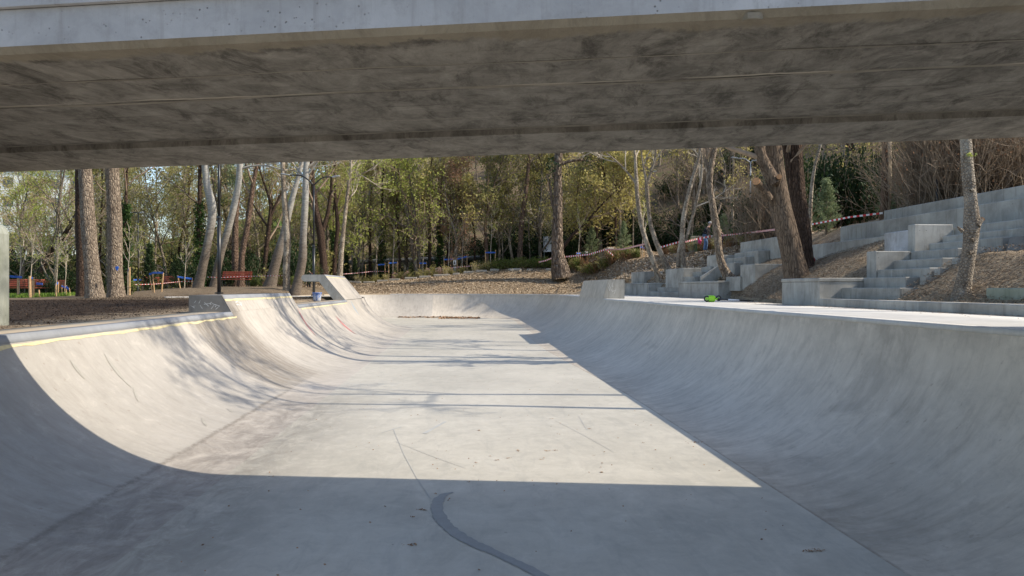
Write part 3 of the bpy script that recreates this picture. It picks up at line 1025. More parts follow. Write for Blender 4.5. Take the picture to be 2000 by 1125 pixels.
GRP = 'concrete terrace stairs on the slope'
s = stair('nearest concrete stairs with planter block, straight behind the deck', 1600, 7)
blk(s, 'block', 7.0, 1527, 1600, 1.45, 2.10, .9, lip=.012)
blk(s, 'kerb', 7.0, 0, 0, 1.45, 1.69, .47, y0=-4, y1=at_lat(1600, 7.0)[0]-.003)
blk(s, 'step', 7.46, 1625, 1757, 1.5, 1.905, .47)
blk(s, 'step', 7.90, 1650, 1768, 1.6, 2.10, .40)
blk(s, 'cheek_wall', 8.28, 0, 0, 1.7, 2.115, .10, y0=13.0, y1=15.0)
# wall continuing the staircase side to the slope
b = MB(); b.prism([(7.49, 1.4), (8.6, 1.4), (8.6, 2.10), (8.32, 2.09), (7.92, 2.09), (7.90, 1.885), (7.49, 1.885)], 'y', at_lat(1763, 7.6)[0]-.16, at_lat(1763, 7.6)[0])
b.build('cheek_wall', MT['block'], s)
recenter(s)
s = stair('second concrete flight above the nearest stairs, with tall narrow block', 1700, 8.13)
blk(s, 'block', 8.13, 0, 0, 1.9, 2.63, .72, y0=at_lat(1710, 8.13)[0], y1=at_lat(1692, 8.13)[0])
blk(s, 'step', 8.17, 1709, 1815, 1.9, 2.26, .36)
blk(s, 'step', 8.50, 1740, 1840, 2.0, 2.44, .37)
blk(s, 'step', 8.85, 1770, 1870, 2.1, 2.62, .36)
yy = at_lat(1830, 8.5)[0]
b = MB(); b.prism([(8.2, 1.6), (9.5, 1.6), (9.5, 2.6), (8.87, 2.6), (8.85, 2.42), (8.52, 2.42), (8.5, 2.24), (8.2, 2.24)], 'y', yy-.55, yy-.4)
b.build('cheek_wall', MT['block'], s)
recenter(s)
s = stair('uppermost wide concrete flight running out of frame below the seat walls', 1800, 9)
blk(s, 'block', 8.96, 0, 0, 2.1, 3.17, .80, y0=14.75, y1=at_lat(1787, 8.96)[0]+.25)
blk(s, 'stained_block', 9.02, 0, 0, 2.3, 3.08, .35, y0=at_lat(1787, 8.96)[0]+.26, y1=at_lat(1725, 9.0)[0], mat=cast_concrete('white_stained_concrete', (.22, .21, .19), (.55, .55, .56), .7, (.16, .14, .11)))
blk(s, 'step', 9.22, 0, 1957, 2.2, 2.78, .32, y1=14.7)
blk(s, 'step', 9.50, 0, 2060, 2.3, 2.93, .34, y1=14.7)
blk(s, 'step', 9.80, 0, 2250, 2.4, 3.115, .62, y1=14.8)
b = MB(); b.prism([(9.05, 2.1), (10.4, 2.1), (10.4, 3.09), (9.82, 3.09), (9.8, 2.91), (9.52, 2.91), (9.5, 2.76), (9.24, 2.76)], 'y', at_lat(1975, 9.3)[0]-.7, at_lat(1975, 9.3)[0]-.05)
b.build('cheek_wall', MT['dark_block'], s)
recenter(s)

def seatwall(label, L, pl_, z0, z1, depth, y0, name='seat_wall', end=None):
    y1 = at_lat(pl_, L)[0]
    o = blk(None, name, L, 0, 0, z0, z1, depth, y0=y0, y1=y1)
    c0 = Vector((L, (y0+y1)/2, z0)); o.location = c0
    o.data.transform(Matrix.Translation(-c0))
    tag(o, label, 'seat wall', 'long seat walls at the top of the slope')
seatwall('lower of the two longest seat walls, its end beside the young pine', 10.42, 1641, 2.7, 3.59, .66, 1.0)
seatwall('topmost long seat wall, ending at the split two-toned trunk', 11.08, 1726, 3.0, 3.94, .60, 1.0)
seatwall('low retaining wall rising out of the mulch behind the big dark trunks', 9.70, 1575, 2.1, 3.10, .25, 16.2)
seatwall('stepped seat wall with dark weeping streaks, left of the big trunks', 10.55, 1446, 2.4, 3.63, .7, at_lat(1527, 10.55)[0])
b = blk(None, 'planter_block', 7.5, 0, 0, 1.62, 1.9, .6, y0=5.0, y1=at_lat(1925, 7.5)[0], mat=cast_concrete('green_stained_concrete', (.20, .22, .16), (.40, .42, .35), .6, (.10, .12, .07)))
c0 = Vector((7.8, 8, 1.62)); b.location = c0; b.data.transform(Matrix.Translation(-c0))
tag(b, 'green-stained concrete block lying on the kerb beside the knotty trunk', 'block')

s = stair('lowest stairs in the far terrace row, set between two wide deck-level blocks', 1300, 8.5)
blk(s, 'block', 8.4, 1215, 1267, 1.45, 2.13, 1.0, lip=.012)
blk(s, 'step', 8.42, 1268, 1325, 1.45, 1.74, .35)
blk(s, 'step', 8.76, 1283, 1325, 1.45, 1.93, .35)
blk(s, 'step', 9.10, 1298, 1325, 1.45, 2.12, .35)
blk(s, 'block', 8.45, 1325.5, 1403, 1.45, 2.14, 1.15, lip=.015)
recenter(s)
s = stair('middle far stairs between a tall block and the bent dark trunk', 1340, 8.9)
blk(s, 'block', 8.75, 1300, 1334, 1.9, 2.70, .95)
blk(s, 'step', 8.77, 1334.5, 1356, 1.9, 2.34, .32)
blk(s, 'step', 9.08, 1352, 1371, 1.9, 2.53, .32)
blk(s, 'step', 9.39, 1369, 1388, 2.0, 2.72, .32)
yy = at_lat(1388, 9.39)[0]
b = MB(); b.prism([(8.79, 1.7), (10.0, 1.7), (10.0, 2.72), (9.4, 2.70), (8.79, 2.32)], 'y', yy-.75, yy-.6)
b.build('cheek_wall', MT['block'], s)
recenter(s)
s = stair('highest of the far stairs, climbing to the streaked seat wall', 1420, 9.5)
blk(s, 'block', 9.5, 1381, 1398, 2.2, 3.15, 1.0)
blk(s, 'step', 9.52, 1398.5, 1434, 2.2, 2.80, .32)
blk(s, 'step', 9.83, 1419, 1456, 2.3, 3.00, .32)
blk(s, 'step', 10.14, 1434, 1481, 2.3, 3.20, .40)
recenter(s)
for (L, a, c, z0, z1, dp, lab) in ((9.0, 1233, 1258, 2.0, 2.73, 1.1, 'farthest square concrete block, at the foot of the slender leaning trunks'),
                                   (8.9, 1446, 1474, 1.8, 2.64, .95, 'concrete block left of the big leaning trunk, pale face beside mulch'),):
    o = blk(None, 'planter_block', L, a, c, z0, z1, dp, lip=0)
    y0, y1 = at_lat(c, L)[0], at_lat(a, L)[0]
    c0 = Vector((L+dp/2, (y0+y1)/2, z0)); o.location = c0
    o.data.transform(Matrix.Translation(-c0)); tag(o, lab, 'block', 'separate planter blocks')
o = blk(None, 'planter_block', 8.82, 1418, 1445, 1.8, 2.27, .5)
y0, y1 = at_lat(1445, 8.82)[0], at_lat(1418, 8.82)[0]
c0 = Vector((9.07, (y0+y1)/2, 1.8)); o.location = c0; o.data.transform(Matrix.Translation(-c0))
tag(o, 'low concrete sill beside the roots of the bent dark trunk', 'block', 'separate planter blocks')
# ---------------------------------------------------------------- trees
def tubes_np(pts, rad, n):
    """pts B,k,3  rad B,k -> verts, quads"""
    B, k, _ = pts.shape
    t = np.empty_like(pts)
    t[:, 1:-1] = pts[:, 2:] - pts[:, :-2]; t[:, 0] = pts[:, 1]-pts[:, 0]; t[:, -1] = pts[:, -1]-pts[:, -2]
    t /= np.linalg.norm(t, axis=2, keepdims=True) + 1e-9
    m = t.mean(1, keepdims=True)
    ref = np.where(np.abs(m[..., 2:3]) < .8, np.array([0, 0, 1.0]), np.array([1.0, 0, 0]))
    u = np.cross(t, np.broadcast_to(ref, t.shape)); u /= np.linalg.norm(u, axis=2, keepdims=True) + 1e-9
    w = np.cross(t, u)
    a = np.arange(n)*2*np.pi/n
    ring = u[:, :, None]*np.cos(a)[None, None, :, None] + w[:, :, None]*np.sin(a)[None, None, :, None]
    v = pts[:, :, None] + ring*rad[:, :, None, None]
    base = (np.arange(B)*k*n)[:, None, None]
    i = (np.arange(k-1)*n)[None, :, None]; j = np.arange(n)[None, None, :]; j2 = (j+1) % n
    q = np.stack([base+i+j, base+i+j2, base+i+n+j2, base+i+n+j], -1).reshape(-1, 4)
    return v.reshape(-1, 3), q

class Acc:
    def __init__(s): s.v = []; s.q = []; s.m = []; s.n = 0
    def add(s, v, q, m=0):
        if len(v) == 0: return
        s.v.append(v); s.q.append(q+s.n); s.m.append(np.full(len(q), m)); s.n += len(v)
    def mesh(s, name, mats, smooth=False):
        return mesh_np(name, np.concatenate(s.v), np.concatenate(s.q), mats, np.concatenate(s.m), smooth)

def leaves_np(rng, anchors, per, spread, size, asp=1.5, droop=0.0, hor=0.0):
    """leaf quads scattered around the anchors"""
    n = len(anchors)*per
    c = np.repeat(anchors, per, 0) + rng.normal(0, spread, (n, 3))*np.array([1, 1, .8])
    c[:, 2] -= droop*rng.random(n)
    d = rng.normal(0, 1, (n, 3)); d[:, 2] -= droop*2.5
    d /= np.linalg.norm(d, axis=1, keepdims=True)
    e = rng.normal(0, 1, (n, 3)); e -= d*(e*d).sum(1, keepdims=True); e /= np.linalg.norm(e, axis=1, keepdims=True)
    s = size*rng.uniform(.6, 1.4, (n, 1))
    d = d*s*asp*.5; e = e*s*.5
    v = np.stack([c-d, c+e*.9, c+d, c-e*.9], 1).reshape(-1, 3)
    q = np.arange(n*4).reshape(-1, 4)
    return v, q

def limb(rng, p, d, L, r0, r1, k, wob, up):
    pts = [p]; d = d/np.linalg.norm(d)
    for i in range(k-1):
        d = d + rng.normal(0, wob, 3) + np.array([0, 0, up])
        d /= np.linalg.norm(d)
        pts.append(pts[-1]+d*L/(k-1))
    return np.array(pts), np.linspace(r0, r1, k)

def spread_dirs(rng, d, ang, n):
    """n directions at about ang from d"""
    d = d/np.linalg.norm(d)
    a = np.array([0, 0, 1.0]) if abs(d[2]) < .9 else np.array([1.0, 0, 0])
    u = np.cross(d, a); u /= np.linalg.norm(u); w = np.cross(d, u)
    ph = rng.uniform(0, 2*np.pi) + np.arange(n)*2.4 + rng.normal(0, .3, n)
    th = ang*rng.uniform(.7, 1.3, n)
    return [d*math.cos(t)+(u*math.cos(p)+w*math.sin(p))*math.sin(t) for t, p in zip(th, ph)]

def grow_crown(rng, tp, tr, start, nl, Lf, ang, lv2=5, lv3=5, up=.08, wob=.16, tw=.010, limb_k=6, rf=.5):
    """branches from a trunk polyline; returns levels of (pts,rad) and twig end anchors"""
    seg = np.linalg.norm(np.diff(tp, axis=0), axis=1); cum_ = np.concatenate([[0], np.cumsum(seg)]); H = cum_[-1]
    l1 = []; l2 = []; l3 = []; anc = []
    for i in range(nl):
        f = start + (1-start)*(i+rng.random()*.8)/nl
        s = min(f, .995)*H
        p = np.array([np.interp(s, cum_, tp[:, j]) for j in range(3)])
        r = float(np.interp(s, cum_, tr))
        k = min(np.searchsorted(cum_, s), len(tp)-1)
        td = tp[k]-tp[k-1] if k > 0 else tp[1]-tp[0]
        L = Lf(f)*rng.uniform(.75, 1.2)
        d = spread_dirs(rng, td, ang*(1.15-.45*f), 1)[0]
        a, ra = limb(rng, p, d, L, min(r*rf+.006, r*.8), max(.012, r*.12), limb_k, wob, up)
        l1.append((a, ra))
        for j in range(lv2):
            g = rng.uniform(.25, 1.0)*(limb_k-1); q = int(min(g, limb_k-2)); t = g-q
            p2 = a[q]*(1-t)+a[q+1]*t; r2 = max(ra[q]*.5, tw*1.2)
            d2 = spread_dirs(rng, a[q+1]-a[q], .75, 1)[0]
            L2 = L*rng.uniform(.28, .55)*(1.15-.5*g/(limb_k-1))
            b, rb = limb(rng, p2, d2, L2, r2, tw, 5, wob*1.2, up)
            l2.append((b, rb))
            for m in range(lv3):
                g3 = rng.uniform(.2, 1.0)*4; q3 = int(min(g3, 3)); t3 = g3-q3
                p3 = b[q3]*(1-t3)+b[q3+1]*t3
                d3 = spread_dirs(rng, b[q3+1]-b[q3], .7, 1)[0]
                c, rc = limb(rng, p3, d3, L2*rng.uniform(.3, .6), tw, tw*.55, 3, wob*1.3, up)
                l3.append((c, rc)); anc.append(c[1]); anc.append(c[2])
            anc.append(b[-1])
    return l1, l2, l3, np.array(anc)

def stack(l): return np.array([a for a, _ in l]), np.array([r for _, r in l])

def trunk_tube(rng, tp, tr, n=12, rough=.07, flare=.0):
    """trunk with uneven girth, resampled finely"""
    seg = np.linalg.norm(np.diff(tp, axis=0), axis=1); cu = np.concatenate([[0], np.cumsum(seg)])
    k = max(8, int(cu[-1]/.28))
    s = np.linspace(0, cu[-1], k)
    P_ = np.stack([np.interp(s, cu, tp[:, j]) for j in range(3)], 1)
    for _ in range(2):
        P_[1:-1] = (P_[:-2]+2*P_[1:-1]+P_[2:])/4
    r = np.interp(s, cu, tr)
    if flare: r = r*(1+flare*np.exp(-np.maximum(s-.8, 0)/.35))
    v, q = tubes_np(P_[None], r[None], n)
    V = v.reshape(k, n, 3); c = P_[:, None]
    a = np.arange(n)
    f = 1 + rough*(np.sin(a*3+1.3)[None]*.5 + rng.normal(0, .35, (k, n)) + .5*np.sin(s[:, None]*2.1+a[None]*2))
    V = c + (V-c)*f[..., None]
    return V.reshape(-1, 3), q, P_, r

def forest_variant(seed, kind):
    rng = np.random.default_rng(seed)
    tk = Acc(); cr = Acc()
    if kind == 'pine':
        H = rng.uniform(13, 16); r = .20
        tp = np.array([[0, 0, -1.0], [0, 0, 0], [rng.normal(0, .3), rng.normal(0, .3), H*.5], [rng.normal(0, .4), rng.normal(0, .4), H]])
        tr = np.array([r*1.15, r, r*.7, .03])
        v, q, P_, rr = trunk_tube(rng, tp, tr, 8)
        tk.add(v, q)
        l1, l2, l3, anc = grow_crown(rng, P_, rr, .45, 26, lambda f: 3.3*(1.25-f)+.5, 1.35, 5, 4, .03, .12, .012, 5, .35)
        for l, n in ((l1, 5), (l2, 3)):
            a, b = stack(l); v, q = tubes_np(a, b, n); cr.add(v, q, 0)
        v, q = leaves_np(rng, anc, 7, .16, .085, 3.2); cr.add(v, q, 1)
        return tk.mesh('trunk', [MT['bark_red']], True), cr.mesh('crown', [MT['twig'], MT['leaf_dark'] if seed % 2 else MT['leaf_pine']])
    H = rng.uniform(10, 14.5); r = rng.uniform(.10, .17)
    ln = rng.normal(0, .9, 2)
    tp = np.array([[0, 0, -1.0], [0, 0, 0], [ln[0]*.25, ln[1]*.25, H*.25], [ln[0]*.3+rng.normal(0, .3), ln[1]*.5, H*.5], [ln[0]+rng.normal(0, .3), ln[1], H*.78], [ln[0]*1.1, ln[1]*1.2, H]])
    tr = np.array([r*1.2, r, r*.85, r*.65, r*.35, .02])
    v, q, P_, rr = trunk_tube(rng, tp, tr, 8)
    tk.add(v, q)
    l1, l2, l3, anc = grow_crown(rng, P_, rr, .16 if kind != 'bare' else .12, 20, lambda f: 4.2*(1.15-f*.75), .95, 6, 5, .07 if kind != 'willow' else -.03, .17, .013)
    a, b = stack(l1); v, q = tubes_np(a, b, 5); tk.add(v, q, 0)
    a, b = stack(l2); v, q = tubes_np(a, b, 3); cr.add(v, q, 0)
    a, b = stack(l3); v, q = tubes_np(a, b, 3); cr.add(v, q, 0)
    spec = dict(lime=('leaf_lime', 3, .10), yellow=('leaf_yellow', 3, .09), olive=('leaf_olive', 3, .10), russet=('leaf_russet', 4, .10), bare=('leaf_olive', 1, .05), willow=('leaf_lime', 4, .10), broad=('leaf_yellow', 3, .145))[kind]
    sel = anc[rng.random(len(anc)) < .95]
    v, q = leaves_np(rng, sel, spec[1], .24, spec[2], 1.5 if kind != 'willow' else 2.6, .5 if kind == 'willow' else 0)
    cr.add(v, q, 1)
    bk = MT['bark_grey'] if seed % 3 else MT['bark_tan']
    return tk.mesh('trunk', [bk], True), cr.mesh('crown', [MT['twig'] if kind in ('bare', 'russet') or seed % 2 else MT['twig_pale'], MT[spec[0]]])

VAR = {}
for k, n in (('lime', 2), ('yellow', 3), ('olive', 3), ('russet', 1), ('bare', 4), ('pine', 2), ('willow', 1), ('broad', 2)):
    VAR[k] = [forest_variant(100+i*7+sum(map(ord, k)), k) for i in range(n)]

LAND = [(20, 'the concrete upright'), (190, 'the thick trunk pair'), (270, 'the thin single-headed lamp'), (400, 'the white curved poplar'), (500, 'the red-brown park bench'),
        (590, 'the twin pale trunks'), (675, 'the slender pale trunk'), (745, 'the ivy-wrapped trunk'), (888, 'the small warning sign'), (1022, 'the leaning red pine'), (1088, 'the biggest pine trunk'),
        (1265, 'the slender leaning trunks'), (1350, 'the twin-stemmed trunk'), (1400, 'the bent dark trunk'), (1466, 'the grey double-armed lamp'), (1530, 'the big pruned trunk'),
        (1610, 'the young pale pine'), (1735, 'the two-toned trunk'), (1830, 'the black upper pole'), (1890, 'the knotty trunk')]
KD = dict(lime='lime-leaved', yellow='yellow-green budding', olive='dull olive', russet='russet-leaved', bare='bare brown', pine='dark evergreen pine', willow='drooping bright green', broad='yellow broad-leaved')
ROWN = ['first', 'second', 'third', 'fourth', 'fifth', 'sixth', 'seventh']
def where(px):
    l = min(LAND, key=lambda t: abs(t[0]-px)); dx = px-l[0]
    if abs(dx) < 18: return 'straight behind ' + l[1]
    return ('just ' if abs(dx) < 45 else '') + ('right of ' if dx > 0 else 'left of ') + l[1]

frng = np.random.default_rng(77)
def zone(px):
    r = frng.random()
    if px < 120: c = ['yellow', 'lime', 'bare', 'bare', 'olive']
    elif px < 380: c = ['yellow', 'bare', 'bare', 'yellow', 'bare', 'olive']
    elif px < 620: c = ['olive', 'pine', 'yellow', 'bare', 'bare', 'yellow']
    elif px < 850: c = ['lime', 'bare', 'bare', 'yellow', 'bare', 'yellow']
    elif px < 940: c = ['russet', 'russet', 'yellow', 'bare']
    elif px < 1060: c = ['olive', 'yellow', 'pine', 'olive', 'yellow']
    elif px < 1250: c = ['broad', 'broad', 'yellow', 'broad', 'olive']
    elif px < 1440: c = ['bare', 'broad', 'olive', 'bare', 'pine']
    else: c = ['bare', 'olive', 'bare', 'olive', 'bare', 'pine']
    return c[int(r*len(c))]

def forest_tree(px, d, row, kind=None, sc=None, group='woodland trees on the far slope'):
    p = P(px, 562.5, d)
    z = float(terrain(p.x, p.y))
    kind = kind or zone(px)
    tm, cm = VAR[kind][int(frng.integers(len(VAR[kind])))]
    s = sc or frng.uniform(.8, 1.2)
    o = empty('woodland_tree' if kind != 'pine' else 'pine_tree', (p.x, p.y, z), frng.uniform(0, 6.28),
              '%s tree, %s row, %s' % (KD[kind], ROWN[row], where(px)), 'tree', group)
    o.scale = (s, s, s*frng.uniform(.9, 1.15))
    link('trunk', tm, o); link('crown', cm, o)
    return o

rows = [(66, 150), (75, 145), (86, 125), (98, 112), (112, 100), (127, 95), (143, 100)]
for ri, (d, st) in enumerate(rows):
    px = -190 + frng.uniform(0, st)
    while px < 2300:
        pp = px + frng.normal(0, st*.2); dd = d + frng.normal(0, 2.2)
        p = P(pp, 562, dd)
        if not (pp < 130 and ri > 2):
            forest_tree(pp, dd, ri, 'bare' if (pp < 130 and ri >= 2) else None)
        px += st*frng.uniform(.8, 1.2)
for px, d, k in ((-110, 60, 'olive'), (-40, 66, 'lime'), (18, 62, 'yellow'), (62, 70, 'olive'), (95, 63, 'yellow'), (140, 68, 'lime'), (178, 62, 'olive'), (215, 70, 'yellow'), (255, 64, 'olive'), (290, 60, 'yellow'), (325, 68, 'lime'), (360, 63, 'yellow'),
                 (400, 69, 'olive'), (445, 66, 'yellow'), (485, 71, 'olive'), (530, 68, 'yellow'), (575, 72, 'olive'), (615, 67, 'lime'), (660, 71, 'lime'), (740, 70, 'lime'), (810, 70, 'lime')):
    forest_tree(px, d, 1, k, frng.uniform(.6, .9), 'leafy young trees filling the left-hand woodland')
# nearer trees beyond the benches on the left and on the slope at the right
for px, d, k in ((-60, 47, 'yellow'), (40, 52, 'lime'), (105, 46, 'bare'), (128, 56, 'lime'), (210, 50, 'olive'), (262, 55, 'yellow'), (330, 53, 'yellow'), (372, 58, 'olive'), (440, 60, 'bare'), (508, 57, 'olive'),
                 (545, 62, 'yellow'), (640, 61, 'willow'), (700, 64, 'yellow'), (800, 66, 'lime'), (880, 65, 'russet'), (975, 66, 'olive'), (1050, 68, 'olive'), (1150, 64, 'broad'), (1215, 62, 'broad')):
    forest_tree(px, d, 0, k, frng.uniform(.75, .95), 'nearer woodland trees behind the path')
for px, d, k in ((1330, 67, 'bare'), (1420, 65, 'bare'), (1490, 62, 'bare'), (1545, 66, 'olive'), (1600, 44, 'bare'), (1655, 44, 'bare'), (1700, 50, 'bare'), (1755, 42, 'bare'), (1800, 46, 'bare'), (1850, 38, 'olive'),
                 (1905, 44, 'bare'), (1950, 38, 'bare'), (2010, 34, 'olive'), (2080, 42, 'bare'), (2180, 36, 'bare')):
    forest_tree(px, d, 1, k, frng.uniform(.7, .95), 'bare trees crowding the right-hand slope')

def slim_variant(seed):
    rng = np.random.default_rng(seed); tk = Acc(); cr = Acc()
    H = rng.uniform(10, 13); r = rng.uniform(.07, .12)
    tp = np.array([[0, 0, -1.0], [0, 0, 0], [rng.normal(0, .25), 0, H*.3], [rng.normal(0, .5), 0, H*.6], [rng.normal(0, .8), .2, H]])
    v, q, P_, rr = trunk_tube(rng, tp, np.array([r*1.2, r, r*.8, r*.55, .02]), 8); tk.add(v, q)
    l1, l2, l3, anc = grow_crown(rng, P_, rr, .28, 12, lambda f: 2.6*(1.1-f*.6), .8, 4, 4, .1, .16, .011)
    a, b = stack(l1); v, q = tubes_np(a, b, 4); tk.add(v, q)
    for l in (l2, l3):
        a, b = stack(l); v, q = tubes_np(a, b, 3); cr.add(v, q, 0)
    v, q = leaves_np(rng, anc, 3, .16, .09); cr.add(v, q, 1)
    return tk.mesh('trunk', [MT['bark_dark'] if seed % 3 else MT['bark_tan']], True), cr.mesh('crown', [MT['twig'], MT['leaf_yellow']])
VAR['slim'] = [slim_variant(900+i) for i in range(5)]
KD['slim'] = 'thin dark-stemmed'
for px, d in ((196, 52), (232, 56), (300, 54), (352, 58), (392, 61), (448, 63), (521, 58), (541, 66), (568, 60), (690, 64.5), (707, 66), (766, 65), (783, 64), (796, 67), (840, 64.5), (872, 67), (905, 65), (926, 66.5), (983, 66), (1036, 66), (1060, 67), (1132, 63), (1168, 62), (1203, 62), (1236, 63), (1432, 49), (1488, 47), (1640, 36), (1672, 38), (1780, 34), (1858, 33)):
    forest_tree(px, d, 0, 'slim', frng.uniform(.8, 1.05), 'thin stems along the woodland edge')

def shift_tree(name, path, d, H, label, cat='tree', group=None, bark='bark_brown', n=14, nl=10, start=.5, Lf=None, ang=.8, lv=(5, 4), twig='twig', tw=.011, leafk=None, per=2, lsz=.09, flare=.25, rough=.06, limbs=(), seed=1, up=.08, lspread=.2):
    """trunk drawn from (px,py,width px) samples at distance d, then carried on above"""
    rng = np.random.default_rng(seed)
    dl = d if isinstance(d, (list, tuple)) else [d]*len(path)
    pts = []; rad = []
    for (px, py, w), dd in zip(path, dl):
        pts.append(np.array(P(px, py, dd))); rad.append(w*dd/1500/2)
    base = pts[0].copy()
    foot = base + (pts[0]-pts[1])/np.linalg.norm(pts[0]-pts[1])*.9
    dirv = pts[-1]-pts[-2]; dirv /= np.linalg.norm(dirv)
    top = pts[-1].copy(); rest = max(1.0, H - (top[2]-base[2])); r = rad[-1]
    ext = []; er = []
    for k in range(1, 6):
        dirv = dirv + np.array([rng.normal(0, .07), rng.normal(0, .07), .10]); dirv /= np.linalg.norm(dirv)
        top = top + dirv*rest/5; ext.append(top); er.append(max(.015, r*(1-k/5.2)))
    tp = np.array([foot]+pts+ext) - base; tr = np.array([rad[0]*1.1]+rad+er)
    root = empty(name, tuple(base), 0, label, cat, group)
    v, q, P_, rr = trunk_tube(rng, tp, tr, n, rough, flare)
    A = Acc(); A.add(v, q)
    # bending, depth jitter keeps trunks round from other sides
    extra = []
    for lp in limbs:          # visible limbs as pixel paths
        ld = lp.get('d', dl[-1]); ld = ld if isinstance(ld, list) else [ld]*len(lp['p'])
        a = np.array([np.array(P(x, y, dd)) - base for (x, y, w), dd in zip(lp['p'], ld)]); ra = np.array([w*dd/3000 for (x, y, w), dd in zip(lp['p'], ld)])
        v2, q2, P2, r2 = trunk_tube(rng, a, ra, 9, rough)
        A.add(v2, q2)
        if lp.get('grow', True): extra.append((P2, r2))
        if lp.get('cut'):
            # pale sawn face closing the stub
            e = P2[-1]; t = P2[-1]-P2[-2]; t /= np.linalg.norm(t)
            u = np.cross(t, [0, 0, 1.0]); u /= np.linalg.norm(u); w_ = np.cross(t, u)
            ring = [e+t*.012+(u*math.cos(x)+w_*math.sin(x))*r2[-1]*1.04 for x in np.linspace(0, 2*np.pi, 14)[:-1]]
            ring0 = [x_-t*.03 for x_ in ring]
            b = MB(); m_ = len(ring)
            b.add(ring+ring0, [tuple(range(m_))]+[(i, (i+1) % m_, m_+(i+1) % m_, m_+i) for i in range(m_)])
            b.build('sawn_end', MT['sawn'], root)
    link('trunk', A.mesh('trunk', [MT[bark]], True), root)
    Lf = Lf or (lambda f: 3.6*(1.2-f*.7))
    C = Acc(); ancs = []
    for (tpp, trr, st, cnt, sc) in [(P_, rr, start, nl, 1.0)] + [(a, b_, .35, max(3, nl//3), .7) for a, b_ in extra]:
        l1, l2, l3, anc = grow_crown(rng, tpp, trr, st, cnt, lambda f: Lf(f)*sc, ang, lv[0], lv[1], up, .15, tw)
        for l, s_ in ((l1, 6), (l2, 4), (l3, 3)):
            if not l: continue
            a, b_ = stack(l); v, q = tubes_np(a, b_, s_); C.add(v, q, 0)
        ancs.append(anc)
    if leafk:
        v, q = leaves_np(rng, np.concatenate(ancs), per, lspread, lsz, 1.5); C.add(v, q, 1)
        link('crown', C.mesh('crown', [MT[twig], MT[leafk]]), root)
    else:
        link('crown', C.mesh('crown', [MT[twig]]), root)
    return root

MT['sawn'] = simple('fresh_sawn_wood', (.46, .24, .11), .8, 0, .25, 20)

# left side
g1 = 'thick-trunked trees on the left lawn'
shift_tree('brown_tree', [(162, 583, 22), (160, 500, 21), (158, 420, 20), (157, 333, 19)], 35.6, 15, 'thick shaded trunk with shade-darkened bark colour, half hidden behind its lighter twin', group=g1, bark='bark_dark', nl=9, start=.62, seed=11, leafk='leaf_olive', n=18)  # dark bark chosen to paint in the shade this trunk stands in
shift_tree('brown_tree', [(186, 583, 31), (179, 520, 28), (172, 430, 26), (166, 335, 24)], 33, 15, 'thick sunlit brown trunk leaning left, second from the left edge', group=g1, bark='bark_brown', nl=9, start=.62, seed=12, leafk='leaf_olive', n=18)
t3 = shift_tree('brown_tree', [(227, 582, 30), (225, 540, 27), (224, 430, 26), (219, 333, 25)], 34.3, 16, 'thick straight brown trunk with a blue paint spot near its foot', group=g1, bark='bark_brown', nl=9, start=.62, seed=13, leafk='leaf_olive', n=18)
# blue paint spot
b = MB(); c_ = P(228, 524, 33 - 28*33/3000 - .03) - t3.location
ring = [(c_.x+.06*math.cos(a)*(1+.3*math.sin(3*a)), c_.y+.0, c_.z+.085*math.sin(a)*(1+.25*math.cos(5*a))) for a in np.linspace(0, 2*np.pi, 17)[:-1]]
b.add(ring+[(x, y+.05, z) for x, y, z in ring], [tuple(range(16))]+[(i, (i+1) % 16, 16+(i+1) % 16, 16+i) for i in range(16)])
b.build('paint_spot', MT['blue'], t3)
shift_tree('leaning_tree', [(70, 562, 10), (80, 532, 11), (92, 504, 11), (108, 480, 10), (126, 458, 8)], 50, 9, 'thick dark trunk leaning strongly right behind the round clipped bush', bark='bark_dark', nl=9, start=.3, seed=10, leafk='leaf_yellow')
gp = 'pale-barked poplars near the park bench'
shift_tree('poplar_tree', [(385, 569, 22), (394, 530, 17), (405, 480, 15), (414, 430, 15), (415, 400, 16), (405, 368, 14), (400, 325, 12)], 42, 14, 'white curved poplar trunk left of the tall black lamp post', group=gp, bark='poplar', nl=9, start=.6, seed=14, twig='twig_pale')
shift_tree('poplar_tree', [(415, 569, 15), (430, 500, 14), (445, 450, 13), (458, 400, 12), (466, 360, 12), (469, 322, 12)], 44, 14, 'pale poplar trunk leaning right behind the tall black lamp post', group=gp, bark='poplar', nl=8, start=.6, seed=15, twig='twig_pale',
           limbs=[{'p': [(470, 330, 5), (485, 324, 4), (520, 322, 3), (560, 334, 2.5)]}])
shift_tree('pine_tree', [(460, 545, 13), (459, 490, 13), (460, 430, 11), (464, 380, 10), (467, 330, 8)], 51, 15, 'rough pinkish pine trunk standing over the red-brown bench', group='pinkish pine trunks over the bench', bark='bark_red', nl=9, start=.55, seed=16, leafk='leaf_pine', per=5, lsz=.1)
shift_tree('pine_tree', [(471, 545, 12), (472, 500, 11), (481, 455, 11), (489, 400, 10), (495, 355, 8), (500, 330, 7)], 50, 14, 'pinkish pine trunk curving right, beside its straight neighbour over the bench', group='pinkish pine trunks over the bench', bark='bark_red', nl=12, start=.4, seed=17, leafk='leaf_pine', per=5, lsz=.1)
shift_tree('dark_tree', [(512, 556, 8), (520, 490, 8), (527, 430, 8), (530, 400, 6), (520, 370, 4)], 52, 11, 'thin black forked trunk behind the bench end', bark='bark_dark', nl=10, start=.3, seed=18, leafk='leaf_olive',
           limbs=[{'p': [(528, 425, 6), (540, 395, 5), (556, 365, 3)]}, {'p': [(524, 445, 4), (500, 410, 3), (488, 385, 2)]}])
